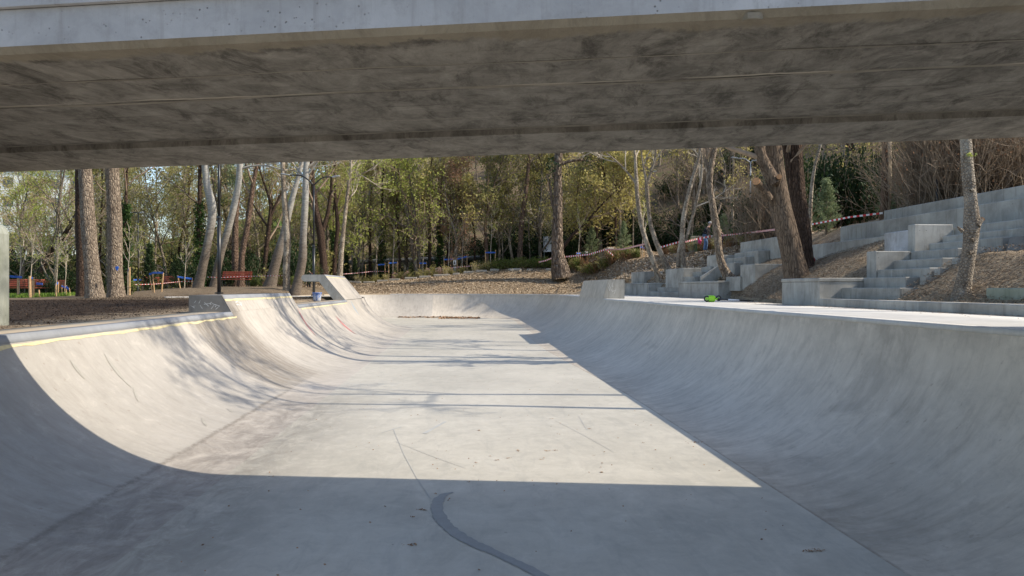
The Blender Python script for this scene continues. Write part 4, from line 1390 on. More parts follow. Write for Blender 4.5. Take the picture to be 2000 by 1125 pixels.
shift_tree('poplar_tree', [(527, 562, 24), (534, 530, 19), (545, 490, 17), (553, 460, 14), (563, 420, 12), (570, 390, 11), (580, 355, 9), (588, 325, 8)], 46, 14, 'pale trunk leaning strongly right, behind the twin upright trunks', group=gp, bark='poplar', nl=8, start=.6, seed=19, twig='twig_pale')
shift_tree('grey_tree', [(560, 574, 14), (559, 520, 13), (562, 470, 14), (559, 430, 13), (555, 380, 10), (552, 322, 9)], 41, 14, 'straight grey-brown trunk, left one of the twin trunks behind the extension', bark='bark_tan', nl=8, start=.55, seed=20, group='twin trunks behind the raised wall')
shift_tree('grey_tree', [(576, 574, 19), (583, 545, 17), (592, 505, 16), (592, 470, 14), (594, 430, 13), (597, 380, 12), (597, 345, 12), (598, 318, 10)], 41, 14, 'knotted pale trunk, right one of the twin trunks behind the extension', bark='poplar', nl=8, start=.5, seed=21, twig='twig_pale', group='twin trunks behind the raised wall',
           limbs=[{'p': [(596, 350, 5), (582, 332, 4), (572, 318, 3)]}, {'p': [(597, 345, 5), (612, 328, 4), (620, 318, 3)]}])
shift_tree('dark_tree', [(634, 548, 14), (631, 500, 14), (626, 450, 16), (617, 410, 12), (612, 370, 9), (610, 330, 7)], 55, 12, 'blackish thick trunk just right of the double-armed black lamp', bark='bark_dark', nl=9, start=.4, seed=22, leafk='leaf_olive',
           limbs=[{'p': [(628, 455, 10), (640, 420, 8), (646, 380, 6), (648, 345, 5)]}])
shift_tree('dark_tree', [(652, 545, 9), (655, 490, 8), (660, 440, 8), (655, 390, 6), (654, 345, 5)], 58, 12, 'thin dark trunk between the blackish trunk and the slender pale one', bark='bark_dark', nl=9, start=.4, seed=23, leafk='leaf_lime')
shift_tree('slender_tree', [(664, 540, 10), (666, 500, 9), (670, 460, 8), (675, 410, 7), (680, 370, 6), (683, 340, 5.5), (685, 316, 5)], 47, 13, 'slender pale trunk rising behind the overhanging concrete fin', bark='bark_tan', nl=8, start=.45, seed=24, twig='twig_pale', leafk='leaf_lime', per=2,
           limbs=[{'p': [(684, 353, 3.5), (705, 340, 3), (735, 328, 2)]}, {'p': [(679, 395, 3), (690, 375, 2)]}])
# middle
def thin(px0, base, pts, d, label, bark='bark_grey', seed=1, leafk='leaf_yellow', nl=14, **k):
    return shift_tree('woodland_tree', [(px0, base, pts[0][2]*1.2)]+pts, d, 12, label, bark=bark, seed=seed, leafk=leafk, nl=nl, start=.22, n=9, per=4, lsz=.12, group='thin trunks along the top of the mulch bank', tw=.013, lspread=.28, **k)
thin(723, 532, [(723, 500, 6), (722, 450, 5), (724, 400, 4), (728, 340, 3)], 66, 'thin dark upright trunk left of the ivy-wrapped one', 'bark_dark', 31, 'leaf_yellow')
thin(822, 530, [(818, 500, 7), (812, 450, 7), (809, 410, 6), (803, 370, 4), (797, 330, 3)], 64, 'lime-leaved trunk leaning left above the blue-tied stakes', 'bark_grey', 32, 'leaf_lime', limbs=[{'p': [(812, 440, 4), (820, 400, 3.5), (824, 360, 3)]}])
thin(888, 524, [(889, 500, 7), (893, 475, 7), (890, 455, 5), (880, 430, 4), (872, 390, 3)], 64, 'forked trunk standing over the small warning sign', 'bark_tan', 33, 'leaf_yellow', limbs=[{'p': [(893, 470, 5), (905, 445, 4), (917, 410, 3), (922, 370, 2)]}])
thin(952, 526, [(951, 500, 7), (949, 470, 7), (947, 440, 6), (951, 420, 5)], 64, 'short pinkish trunk with an ivy strand, by the blue-tied stakes', 'bark_red', 34, 'leaf_olive')
thin(1002, 514, [(998, 490, 5), (994, 465, 6), (996, 450, 4), (1003, 430, 3)], 66, 'thin bent trunk left of the leaning red pine', 'bark_tan', 35, 'leaf_olive', limbs=[{'p': [(993, 462, 4), (984, 450, 3), (975, 435, 2)]}])
shift_tree('pine_tree', [(1015, 514, 12), (1016, 480, 10), (1018, 440, 10), (1023, 400, 9), (1029, 360, 8), (1034, 300, 7)], 64, 15, 'reddish pine trunk leaning slightly right, above the green hedge', bark='bark_red', nl=9, start=.55, seed=36, leafk='leaf_dark', per=5, lsz=.12, tw=.014, n=11)
shift_tree('pine_tree', [(1093, 519, 31), (1089, 495, 25), (1088, 460, 21), (1089, 425, 19), (1090, 380, 17), (1089, 340, 16), (1091, 298, 15)], 57, 17, 'biggest pine trunk with cracked pale bark at the top of the bank', bark='bark_cracked', nl=5, start=.7, seed=37, leafk='leaf_dark', per=2, lsz=.12, tw=.014, n=18, flare=.1,
           limbs=[{'p': [(1094, 322, 7), (1110, 315, 6), (1128, 312, 5), (1150, 314, 3)]}, {'p': [(1086, 420, 6), (1078, 400, 6), (1076, 370, 5), (1068, 340, 3)]}])
shift_tree('slanting_tree', [(1103, 478, 7), (1125, 450, 5), (1145, 435, 5), (1165, 410, 4), (1185, 390, 3)], 60, 9, 'dark branchy tree slanting right from behind the biggest pine trunk', bark='bark_dark', nl=14, start=.15, seed=38, leafk='leaf_yellow', per=5, lsz=.15, n=9, tw=.013, lspread=.3)
# right side, the trees whose shadows cross the bowl
gs = 'slender leaning trees on the far terraces'
shift_tree('slender_tree', [(1287, 546, 11), (1280, 520, 10), (1266, 485, 10), (1252, 440, 9), (1248, 410, 9), (1243, 370, 8), (1243, 350, 8), (1241, 318, 6), (1240, 293, 5)], 36, 13, 'slender trunk leaning left with a long bare side branch, by the square block', group=gs, bark='bark_tan', nl=11, start=.45, seed=41, twig='twig_pale', lv=(5, 4), n=12,
           limbs=[{'p': [(1242, 358, 5), (1225, 335, 4), (1205, 315, 3.5), (1183, 298, 3)]}])
shift_tree('slender_tree', [(1304, 526, 13), (1293, 500, 10), (1278, 465, 9), (1268, 430, 8), (1265, 385, 7), (1264, 358, 7), (1258, 335, 4), (1254, 310, 3)], 37.5, 12, 'second slender leaning trunk, forked high, behind the first', group=gs, bark='bark_tan', nl=11, start=.45, seed=42, twig='twig_pale', lv=(5, 4), n=12,
           limbs=[{'p': [(1264, 358, 6), (1272, 335, 5), (1280, 310, 4.5), (1281, 291, 4)]}])
shift_tree('twin_stemmed_tree', [(1334, 524, 11), (1333, 490, 11), (1332, 450, 10), (1337, 410, 9), (1352, 350, 8), (1366, 310, 7), (1369, 286, 6)], 34, 12, 'twin-stemmed pale trunk rising behind the middle far block', bark='bark_tan', nl=11, start=.5, seed=43, twig='twig_pale', lv=(5, 4), n=12,
           limbs=[{'p': [(1339, 470, 6), (1349, 435, 6), (1362, 390, 6), (1372, 340, 5), (1370, 290, 5)]}, {'p': [(1324, 522, 7), (1325, 495, 7), (1328, 475, 6), (1333, 455, 5)], 'grow': False}])
shift_tree('bent_tree', [(1428, 548, 22), (1417, 535, 17), (1407, 515, 14), (1403, 490, 14), (1401, 455, 15), (1395, 420, 14), (1388, 380, 12), (1383, 350, 13), (1386, 332, 12)], 26.5, 10, 'bent dark trunk with spreading roots, forked under the bridge', bark='bark_brown', nl=12, start=.5, seed=44, twig='twig', lv=(5, 5), n=16, flare=.3,
           limbs=[{'p': [(1384, 342, 8), (1379, 320, 7), (1377, 285, 6)]}, {'p': [(1388, 338, 9), (1394, 312, 8), (1394, 284, 7)]}, {'p': [(1400, 418, 8), (1406, 405, 5), (1408, 396, 3)], 'grow': False}, {'p': [(1420, 536, 10), (1436, 546, 7), (1450, 553, 4)], 'grow': False}])
t5 = shift_tree('big_tree', [(1557, 545, 47), (1550, 510, 42), (1539, 460, 40), (1525, 410, 40), (1516, 370, 40), (1514, 330, 36), (1508, 280, 33)], 19.3, 13, 'big brown leaning trunk with two orange sawn stubs, right of centre', bark='bark_big', nl=14, start=.5, seed=45, lv=(6, 5), leafk='leaf_olive', per=1, n=24, rough=.035, flare=.12,
           limbs=[{'p': [(1512, 358, 28), (1502, 336, 24), (1490, 314, 21), (1477, 292, 21), (1488, 268, 19), (1494, 240, 16)], 'd': 18.9}, {'p': [(1500, 388, 22), (1490, 369, 15), (1482, 359, 14), (1477, 354, 14)], 'grow': False, 'cut': True, 'd': [19.1, 18.95, 18.8, 18.62]},
                  {'p': [(1516, 360, 14), (1520, 350, 11), (1522, 345, 10)], 'grow': False, 'cut': True, 'd': [19.1, 18.9, 18.7]}])
shift_tree('big_tree', [(1577, 540, 28), (1573, 500, 29), (1568, 450, 31), (1560, 400, 30), (1556, 350, 27), (1555, 310, 25), (1557, 270, 23)], 20.3, 14, 'dark furrowed trunk right behind the big pruned trunk', bark='bark_dark', nl=13, start=.5, seed=46, lv=(6, 5), leafk='leaf_olive', per=1, n=20, rough=.06,
           limbs=[{'p': [(1551, 385, 14), (1542, 340, 13), (1537, 300, 12), (1530, 270, 11)]}])
shift_tree('slender_tree', [(1574, 486, 12), (1579, 462, 9), (1583, 445, 10), (1582, 420, 7), (1584, 380, 7), (1589, 330, 6), (1598, 300, 5.5), (1606, 272, 5)], 24.5, 11, 'thin pale trunk holding the tape, beside the young pine', bark='bark_tan', nl=10, start=.5, seed=47, twig='twig_pale', lv=(5, 4), n=12)
shift_tree('two_toned_tree', [(1728, 440, 19), (1730, 400, 18), (1731, 350, 18), (1732, 310, 18), (1732, 268, 17)], 22.4, 12, 'two-toned dark and pale trunk behind the end of the topmost wall', bark='two_tone', nl=7, start=.5, seed=48, lv=(5, 4), n=16) if False else None
mt2 = NT('two_toned_bark', .9, .15)
xx = mt2.xyz(mt2.coord('Object')); f_ = mt2.noise(mt2.coord('Object', (1, 1, .35)), 7, 5, .7, .5)
k_ = mt2.ramp(mt2.math('ADD', xx[0], mt2.math('MULTIPLY', mt2.math('SUBTRACT', f_, .5), .16)), .01, .035)
mt2.color(mt2.mix(k_, mt2.mix(mt2.ramp(f_, .3, .7), (.07, .045, .03), (.17, .115, .08)), mt2.mix(mt2.ramp(f_, .3, .7), (.26, .21, .15), (.46, .39, .29))))
mt2.bump(f_, .05, .9)
MT['two_tone'] = mt2.mat
shift_tree('two_toned_tree', [(1728, 440, 19), (1730, 400, 18), (1731, 350, 18), (1732, 310, 18), (1732, 268, 17)], 22.4, 12, 'two-toned dark and pale trunk behind the end of the topmost wall', bark='two_tone', nl=7, start=.5, seed=48, lv=(5, 4), n=16, rough=.09)
t9 = shift_tree('knotty_tree', [(1878, 577, 32), (1883, 550, 27), (1889, 515, 25), (1893, 490, 25), (1899, 455, 27), (1903, 432, 31), (1899, 415, 25), (1893, 380, 22), (1890, 340, 22), (1888, 300, 21), (1886, 262, 20)], 11.7, 11.5, 'knotty pale trunk near the right edge, in front of the concrete stairs', bark='knot', nl=13, start=.6, seed=49, lv=(6, 5), n=22, rough=.05, flare=.1) if False else None
MT['knot'] = bark('knotty_pale_bark', (.15, .118, .088), (.36, .30, .23), 1.0, 16, .02, 1.2, (.42, .37, .30))
t9 = shift_tree('knotty_tree', [(1878, 577, 32), (1883, 550, 27), (1889, 515, 25), (1893, 490, 25), (1899, 455, 27), (1904, 432, 31), (1899, 415, 25), (1893, 380, 22), (1890, 340, 22), (1888, 300, 21), (1886, 262, 20)], 11.7, 11.5, 'knotty pale trunk near the right edge, in front of the concrete stairs', bark='knot', nl=13, start=.6, seed=49, lv=(6, 5), n=22, rough=.05, flare=.1, tw=.008, leafk='leaf_olive', per=3, lsz=.07, lspread=.12,
           limbs=[{'p': [(1908, 440, 14), (1914, 432, 11), (1919, 428, 8)], 'grow': False, 'cut': True, 'd': 11.62}, {'p': [(1898, 470, 9), (1905, 466, 6), (1908, 464, 5)], 'grow': False, 'd': 11.6}, {'p': [(1880, 452, 8), (1873, 446, 5), (1870, 443, 3)], 'grow': False, 'd': 11.6},
                  {'p': [(1893, 495, 9), (1900, 492, 6), (1903, 491, 5)], 'grow': False, 'd': 11.6}, {'p': [(1896, 372, 7), (1903, 366, 4), (1906, 362, 3)], 'grow': False, 'd': 11.6}])
v, q = leaves_np(np.random.default_rng(3), np.array([np.array(P(1896, 303, 11.55))-np.array(t9.location)]), 16, .022, .035, 1.4)
link('leaf_bud', mesh_np('leaf_bud', v, q, MT['leaf_lime']), t9)

# trees further right of the frame, only their shadows and presence matter from another viewpoint
for k, (lx, ly, H) in enumerate(((10.6, 12.4, 11.5),)):
    pz = float(terrain(lx, ly)); d_ = lx*FX+ly*FY
    px_, py_, _ = pix((lx, ly, pz))
    shift_tree('slender_tree', [(px_, py_, 30), (px_+6, py_-150, 24), (px_+2, py_-320, 20)], d_, H, 'slender pale tree just beyond the knotty trunk, out past the right edge', bark='bark_tan', nl=12, start=.5, seed=60+k, lv=(6, 5), n=10, tw=.008, leafk='leaf_olive', per=2, lsz=.06, lspread=.12) if pz < 50 else None

# ---------------------------------------------------------------- shrubs, ivy and ground cover
def bush_variant(seed, kind):
    rng = np.random.default_rng(seed)
    A = Acc(); st = []
    n = 42 if kind != 'thicket' else 150
    anc = []
    for i in range(n):
        a = rng.uniform(0, 2*np.pi); t = rng.uniform(0, 1.0 if kind != 'upright' else .5)
        d = np.array([math.cos(a)*math.sin(t), math.sin(a)*math.sin(t), math.cos(t)])
        L = rng.uniform(.6, 1.0)
        p, r = limb(rng, np.array([rng.normal(0, .08 if kind != 'thicket' else .25), rng.normal(0, .08 if kind != 'thicket' else .25), -.05]), d, L, .014 if kind != 'thicket' else .0045, .005 if kind != 'thicket' else .002, 5, .14, .05)
        st.append((p, r)); anc += [p[2], p[3], p[4]]
        if kind == 'thicket':
            for _ in range(6):
                j = rng.integers(1, 4)
                p2, r2 = limb(rng, p[j], spread_dirs(rng, p[j+1]-p[j], .6, 1)[0], L*.45, .0028, .0016, 5, .22, .05); st.append((p2, r2))
                anc += [p2[4]]
    a, b = stack(st); v, q = tubes_np(a, b, 3); A.add(v, q, 0)
    lk, per, sz, sp = dict(green=('leaf_olive', 9, .05, .06), hedge=('leaf_hedge', 11, .055, .07), rust=('leaf_rust', 7, .045, .06), evergreen=('leaf_dark', 34, .036, .075), upright=('leaf_yellow', 5, .04, .05), thicket=('leaf_russet', 1, .012, .04))[kind]
    anc = np.array(anc)
    v, q = leaves_np(rng, anc, per, sp, sz, 1.6); A.add(v, q, 1)
    return A.mesh('shrub', [MT['twig_pale'] if kind == 'upright' else MT['twig_thicket'] if kind == 'thicket' else MT['twig'], MT[lk]])
MT['leaf_hedge'] = leaf('spring_hedge_leaf', (.07, .10, .02), (.21, .25, .06), .35)
MT['leaf_rust'] = leaf('rusty_shrub_leaf', (.12, .055, .025), (.30, .16, .06), .3)
BV = {k: [bush_variant(300+i*13+len(k), k) for i in range(n)] for k, n in (('green', 2), ('hedge', 3), ('rust', 2), ('evergreen', 3), ('upright', 2), ('thicket', 3))}
BL = dict(green='small olive shrub', hedge='spring-green bush', rust='rusty-leaved shrub', evergreen='dark evergreen bush', upright='pale twiggy young shrub', thicket='bare brown bush')
def in_row(r): return ROWN[r] + ' row'
def bush(kind, px, py, d, h, w, group, extra='', lab=None):
    """py None: stands on the terrain"""
    p = P(px, 562.5 if py is None else py, d)
    z = float(terrain(p.x, p.y)) if py is None else min(p.z, float(terrain(p.x, p.y))+.15)
    me = BV[kind][int(frng.integers(len(BV[kind])))]
    o = link(dict(green='shrub', hedge='hedge_bush', rust='shrub', evergreen='evergreen_bush', upright='shrub', thicket='thicket_bush')[kind], me, None, (p.x, p.y, z-.03))
    o.rotation_euler = (0, 0, frng.uniform(0, 6.28)); o.scale = (w, w, h)
    tag(o, (lab or '%s %s, %s' % (BL[kind], extra, where(px))).replace('  ', ' ').replace(' ,', ','), 'shrub', group)
    return o
gb = 'young shrubs planted along the top of the bank'
for i, px in enumerate(np.linspace(700, 962, 15)):
    px += frng.uniform(-7, 7)
    bush(['upright', 'green', 'green'][i % 3], px, None, 61.6 + frng.uniform(-.4, .4), frng.uniform(.7, 1.2), frng.uniform(.7, 1.0), gb, 'on the bank top')
for i, px in enumerate(np.linspace(968, 1090, 17)):
    bush('hedge', px+frng.uniform(-4, 4), None, 61+frng.uniform(-.5, .8), frng.uniform(.8, 1.15), .95, 'spring-green hedge bushes on the bank top', 'in the hedge')
for i, px in enumerate(np.linspace(1112, 1245, 15)):
    dd = 60 - (px-1112)/133*6
    bush(['rust', 'green', 'hedge'][i % 3], px+frng.uniform(-5, 5), None, dd+frng.uniform(-.5, .8), frng.uniform(.8, 1.4), frng.uniform(.8, 1.1), gb, 'under the tape')
for i, px in enumerate(np.linspace(1296, 1530, 22)):
    dd = 46 - (px-1296)/234*10
    bush(['rust', 'upright', 'green', 'rust'][i % 4], px+frng.uniform(-4, 4), None, dd+frng.uniform(-.3, 1.2), frng.uniform(.6, 1.0), frng.uniform(.6, .9), gb, 'on the upper slope')
# darker evergreen undergrowth behind
for row, (d0, st) in enumerate(((69, 46), (76, 52), (87, 66))):
    px = 400 + frng.uniform(0, 40)
    while px < 1560:
        if px < 600 and row == 0: px += st; continue
        big_ = 3.4 if px > 930 else 2.2
        bush('evergreen', px, None, d0+frng.normal(0, 1.2), big_*frng.uniform(.7, 1.3), big_*frng.uniform(.7, 1.1), 'dark evergreen undergrowth below the woodland', in_row(row))
        px += st*frng.uniform(.7, 1.3)
for px in list(range(1400, 2100, 52)) + list(range(1520, 1840, 34)):
    dd = 40 + frng.uniform(-3, 6) + (9 if px < 1520 else 0)
    if 1500 < px < 1850: dd = frng.uniform(33, 41)
    bush('evergreen', px, None, dd, frng.uniform(1.2, 2.6) + (1.9 if 1500 < px < 1850 else 0), frng.uniform(1.4, 2.4), 'dark bushes on the right-hand slope', 'on the slope')
for px in range(-60, 620, 46):
    dd = 49 + frng.uniform(-1, 4)
    bush('evergreen' if frng.random() < .6 else 'green', px+frng.uniform(-15, 15), None, dd, frng.uniform(1.0, 2.4), frng.uniform(1.0, 2.0), 'bushes behind the benches on the left', 'behind the benches')
for row, (d0, st) in enumerate(((57, 40), (64, 44), (72, 50))):
    px = -140 + frng.uniform(0, 30)
    while px < 640:
        bush('evergreen' if frng.random() < .7 else 'green', px, None, d0+frng.normal(0, 1.2), frng.uniform(2.2, 4.0), frng.uniform(2.0, 3.2), 'understorey below the left-hand woodland', 'in the %s understorey row' % ROWN[row])
        px += st*frng.uniform(.7, 1.3)
for (px, d, h, w, lab) in ((93, 43, 1.0, 1.0, 'round clipped dark bush between the stake pairs'), (249, 36.5, .9, .8, 'low bright bush at the foot of the blue-spotted trunk'), (575, 47, .8, .8, 'small green bush between twin trunk and the fin tip'),
                           (497, 46.5, .85, .8, 'spotted grey-green bush at the right end of the bench')):
    bush('hedge' if px != 93 else 'evergreen', px, None, d, h, w, None, lab=lab)
for i, px in enumerate(np.linspace(1835, 2120, 15)):
    for j in range(2):
        bush('thicket', px+frng.uniform(-9, 9), None, 21+j*3.5+frng.uniform(-1, 1.5), frng.uniform(2.2, 3.3), frng.uniform(1.8, 2.6), 'bare thicket above the topmost seat wall', in_row(j))
for i, px in enumerate(np.linspace(1500, 1830, 4)):
    bush('thicket', px+frng.uniform(-9, 9), None, 33+frng.uniform(-3, 8), frng.uniform(2.0, 3.6), frng.uniform(1.8, 2.8), 'bare brushwood behind the terraces', 'behind the terraces')

# conifers
def conifer(px, d, H, w, label, kind='young_pine', mat='leaf_pine', dense=1.0, base=None):
    p = P(px, 562.5, d); z = float(terrain(p.x, p.y))
    rng = np.random.default_rng(int(px*7+d))
    root = empty(kind, (p.x, p.y, z), 0, label, 'conifer')
    tp = np.array([[0, 0, -.3], [0, 0, 0], [.02, 0, H*.5], [0, 0, H]]); tr = np.array([.05, .045, .03, .008])*max(1, H/2)
    v, q, P_, rr = trunk_tube(rng, tp, tr, 7, .03)
    A = Acc(); A.add(v, q); link('trunk', A.mesh('trunk', [MT['bark_brown']], True), root)
    C = Acc(); st = []; anc = []
    n = int(46*dense)
    for i in range(n):
        f = .02+.98*i/n; a = i*2.4; L = w*(1-f)**.8*rng.uniform(.8, 1.1)+.06
        e = .25+f*.9
        b, r = limb(rng, np.array([0, 0, H*f]), np.array([math.cos(a)*math.cos(e), math.sin(a)*math.cos(e), math.sin(e)]), L, .012, .004, 5, .08, .05)
        st.append((b, r))
        for t in np.linspace(.25, 1, 7):
            k = t*4; j = int(min(k, 3)); anc.append(b[j]*(1-k+j)+b[j+1]*(k-j))
    a, b = stack(st); v, q = tubes_np(a, b, 3); C.add(v, q, 0)
    v, q = leaves_np(rng, np.array(anc), 14, .05*max(1, H/2.5), .028*max(1, H/2), 3.2); C.add(v, q, 1)
    link('crown', C.mesh('crown', [MT['twig'], MT[mat]]), root)
conifer(1614, 26.5, 1.85, .62, 'young pale-green pine behind the end of the seat walls')
conifer(1414, 43.5, 2.0, .75, 'young green pine right of the bent dark trunk')
conifer(1752, 24.5, 1.0, .7, 'low young pine right of the two-toned trunk')
conifer(1098+58, 61.5, 2.6, 1.0, 'young grey-green pine right of the biggest pine trunk')
conifer(1218, 57, 2.4, .9, 'young grey-green pine under the hanging tape')
for px, d, H, w, lab in ((693, 62.5, 2.0, .35, 'small dark cypress left of the tall shrubs'), (677, 63.5, 2.3, .4, 'small dark cypress beside the slender pale trunk'), (606, 58, 2.6, .5, 'small dark cypress beside the double-armed lamp'), (292, 40, 2.4, .5, 'narrow dark spruce between the slanted stakes'), (345, 44, 1.8, .55, 'dark young spruce left of the white poplar'),
                         (462, 52, 2.0, .4, 'ivy-dark little spruce behind the bench'), (1118, 65, 3.2, 1.0, 'dark spruce behind the blue-tied post')):
    conifer(px, d, H, w, lab, 'cypress' if d > 55 else 'spruce', 'leaf_dark', 1.2)
# ivy columns
def ivy(px, py0, py1, d, w, label, mat='leaf_ivy'):
    base = P(px, py0, d); z = float(terrain(base.x, base.y)); top = zpx(py1, d)
    rng = np.random.default_rng(int(px))
    H = max(top-z, 1.0)
    root = empty('ivy_clad_tree', (base.x, base.y, z), 0, label, 'tree', 'ivy-clad trunks in the woodland edge')
    r = w*d/3000
    tp = np.array([[0, 0, -.4], [0, 0, H*.5], [.1, 0, H*1.6], [.3, .1, H*2.2]]); tr = np.array([r*.5, r*.45, r*.3, .03])
    v, q, P_, rr = trunk_tube(rng, tp, tr, 8); A = Acc(); A.add(v, q)
    link('trunk', A.mesh('trunk', [MT['bark_dark']], True), root)
    n = 420
    zz = rng.uniform(0, H, n); aa = rng.uniform(0, 6.28, n); R_ = r*(1-.35*zz/H)*(1+.25*np.sin(zz*3+aa))
    anc = np.stack([np.cos(aa)*R_+.05*zz/H, np.sin(aa)*R_, zz], 1)
    v, q = leaves_np(rng, anc, 6, .07, .10, 1.2)
    link('ivy', mesh_np('ivy', v, q, MT[mat]), root)
    l1, l2, l3, anc = grow_crown(rng, P_, rr, .45, 10, lambda f: 3.0, .9, 5, 4, .07, .17, .013)
    C = Acc()
    for l, n in ((l1, 4), (l2, 3), (l3, 3)):
        a, b = stack(l); v, q = tubes_np(a, b, n); C.add(v, q, 0)
    v, q = leaves_np(rng, anc, 4, .25, .12); C.add(v, q, 1)
    link('crown', C.mesh('crown', [MT['twig'], MT['leaf_olive']]), root)
ivy(745, 532, 430, 65, 13, 'ivy-wrapped dark trunk left of the middle lamp')
ivy(858, 528, 440, 65, 13, 'ivy-wrapped trunk just right of the middle lamp')
ivy(388, 545, 395, 52, 20, 'tall ivy-wrapped trunk behind the white curved poplar')
ivy(244, 575, 400, 36.5, 16, 'bright ivy climbing beside the blue-spotted trunk')
ivy(961, 520, 440, 66, 10, 'short ivy-wrapped stem beside the stakes with blue tie')
ivy(650, 540, 450, 60, 10, 'ivy-wrapped stem right of the double-armed lamp')
# ---------------------------------------------------------------- street furniture and small things
def ground_z(x, y): return float(terrain(x, y))

def lamp(px, ytop, ybot, w, d, label, arms, mat='black', collar=None, head='arm', name='street_lamp'):
    p = P(px, ybot, d); z = min(p.z, ground_z(p.x, p.y)+.1)
    H = zpx(ytop, d) - z; r = w*d/3000
    root = empty(name, (p.x, p.y, z), -YAW, label, 'street lamp')
    b = MB(); 
    hc = (zpx(collar, d)-z) if collar else H*.45
    b.tube([(0, 0, -.3), (0, 0, hc)], [r, r*.95], 12); b.tube([(0, 0, hc), (0, 0, H)], [r*.72, r*.55], 12)
    b.build('pole', MT[mat], root, smooth=True)
    b = MB(); b.tube([(0, 0, hc-.06), (0, 0, hc+.05)], [r*1.25, r*1.15], 12); b.build('collar', MT[mat], root)
    b = MB(); b.tube([(0, 0, -.02), (0, 0, .05)], [r*2.1, r*2.1], 12); b.build('base_plate', MT[mat], root)
    for (dx, dz, L) in arms:
        pts = []
        for k in range(9):
            t = k/8
            pts.append((dx*t, 0, H + dz*math.sin(min(t*1.5, 1)*math.pi/2) - .02*t))
        b = MB(); b.tube(pts, [r*.5]*9, 8); b.build('arm', MT[mat], root, smooth=True)
        e = pts[-1]; s = 1 if dx > 0 else -1
        b = MB()
        M = Matrix.Translation(Vector(e)) @ Matrix.Rotation(-s*.16, 4, 'Y')
        b.box(min(0, s*L), max(0, s*L), -.11, .11, -.035, .035, bev=.025, M=M)
        b.build('lamp_head', MT['galv'] if mat != 'black' or head == 'pale' else MT['galv'], root)
    return root
lamp(428, 300, 573, 7.5, 36, 'tall black lamp post behind the raised wall, running up past the bridge', [(1.1, .5, .5), (-1.1, .5, .5)], collar=424)
lamp(613, 362, 577, 5.5, 40, 'black lamp post with two curved arms between twin trunks and fin', [(-1.25, .55, .45), (.95, .45, .4)], collar=480)
lamp(270, 416, 580, 3.4, 45, 'thin black lamp post with short pale heads, right of the thick trunks', [(-.35, .03, .5), (.12, .03, .2)], collar=545)
lamp(281, 397, 572, 2.6, 56, 'thin dark lamp post just behind the pale-headed one', [(.9, .35, .3)], collar=520)
lamp(303, 412, 545, 2.6, 60, 'thin whitish pole with a small lamp head left of the poplar', [(.3, .15, .25)], mat='galv', collar=480)
lamp(837, 424, 530, 2.8, 66, 'thin black lamp with a short hooked arm over the bank', [(-.5, .12, .3)], collar=500)
lamp(1466, 318, 485, 4, 46, 'grey lamp post with two arms right of the bent trunk', [(-.75, .28, .42), (.25, .16, .3)], mat='galv', collar=430)
lamp(1830, 180, 430, 5, 19.8, 'black pole rising behind the topmost seat wall', [(.7, .3, .4)], collar=330)
lamp(1260, 340, 500, 2.4, 60, 'thin dark lamp post behind the slender leaning trunks', [(.6, .2, .3)], collar=430)

# benches
def bench(px, d, w, label, mat='bench', rz=0.0, leg='black', back=True, zoff=0):
    p = P(px, 562.5, d); z = ground_z(p.x, p.y)+zoff
    root = empty('park_bench', (p.x, p.y, z), rz - YAW, label, 'bench', 'park benches')
    for i in range(4):
        b = MB(); b.box(-w/2, w/2, -.22+i*.115, -.22+i*.115+.085, .43, .465, bev=.006); b.build('seat_slat', MT[mat], root)
    for i in range(4):
        b = MB(); M = Matrix.Translation((0, .26+.02*i, .53+.105*i))
        b.box(-w/2, w/2, -.015, .015, 0, .08, bev=.006, M=M); b.build('back_slat', MT[mat], root)
    for s in (-1, 1):
        b = MB(); x = s*(w/2-.16)
        b.tube([(x, -.2, 0), (x, -.2, .42)], .025, 6); b.tube([(x, .22, 0), (x, .22, .42), (x, .34, .93)], .025, 6); b.tube([(x, -.2, .41), (x, .24, .41)], .022, 6)
        b.build('leg', MT[leg], root)
    return root
bench(460, 45.5, 1.75, 'red-brown slatted bench right of the tall black lamp post')
bench(22, 42, 1.9, 'red bench at the far left behind the grass', rz=.1)
bench(73, 42.5, 1.0, 'narrow end of a red bench right of the thick wooden stakes', rz=.9)
bench(291, 46, 1.0, 'red bench seen between the thin lamp post and spruce', rz=.2)
bench(328, 47, 1.0, 'red bench half hidden right of the slanted stake', rz=-.1)
bench(97, 47, 1.6, 'low brown bench in the shade behind the round bush')
bench(591, 50, 1.2, 'orange-red bench glimpsed beside the fin tip', rz=.1)
bench(1383, 43.2, 1.75, 'green park bench on the slope behind the standing man', mat='slat_pale', leg='bench_green')
# coloured net and bags lying along the path
def net(pts, h, label, mat='orange', name='barrier_net'):
    b = MB(); vs = []
    P3 = [P(*q) for q in pts]
    for k in range(len(P3)-1):
        a, c = P3[k], P3[k+1]
        for j in range(9):
            t = j/8; p = a.lerp(c, t); z = ground_z(p.x, p.y)
            hh = h*(.75+.25*math.sin(t*9+k)); vs.append((p.x, p.y+.05*math.sin(t*17), z-.02)); vs.append((p.x, p.y+.06*math.cos(t*23), z+hh))
    fs = [(2*i, 2*i+1, 2*i+3, 2*i+2) for i in range(len(vs)//2-1)]
    me = mesh_np(name, vs, np.array(fs), MT[mat]); o = link(name, me)
    sd = o.modifiers.new('thickness', 'SOLIDIFY'); sd.thickness = .012
    c0 = sum((Vector(v) for v in vs), Vector())/len(vs); c0.z = min(v[2] for v in vs)
    me.transform(Matrix.Translation(-c0)); o.location = c0
    tag(o, label, 'net', 'safety nets along the path')
net([(765, 528, 62.6), (800, 528, 62.6)], .75, 'orange safety net left of the blue-tied stakes on the bank')
net([(828, 524, 62.5), (862, 524, 62.5)], .85, 'pale orange safety net bunched beside the middle lamp')
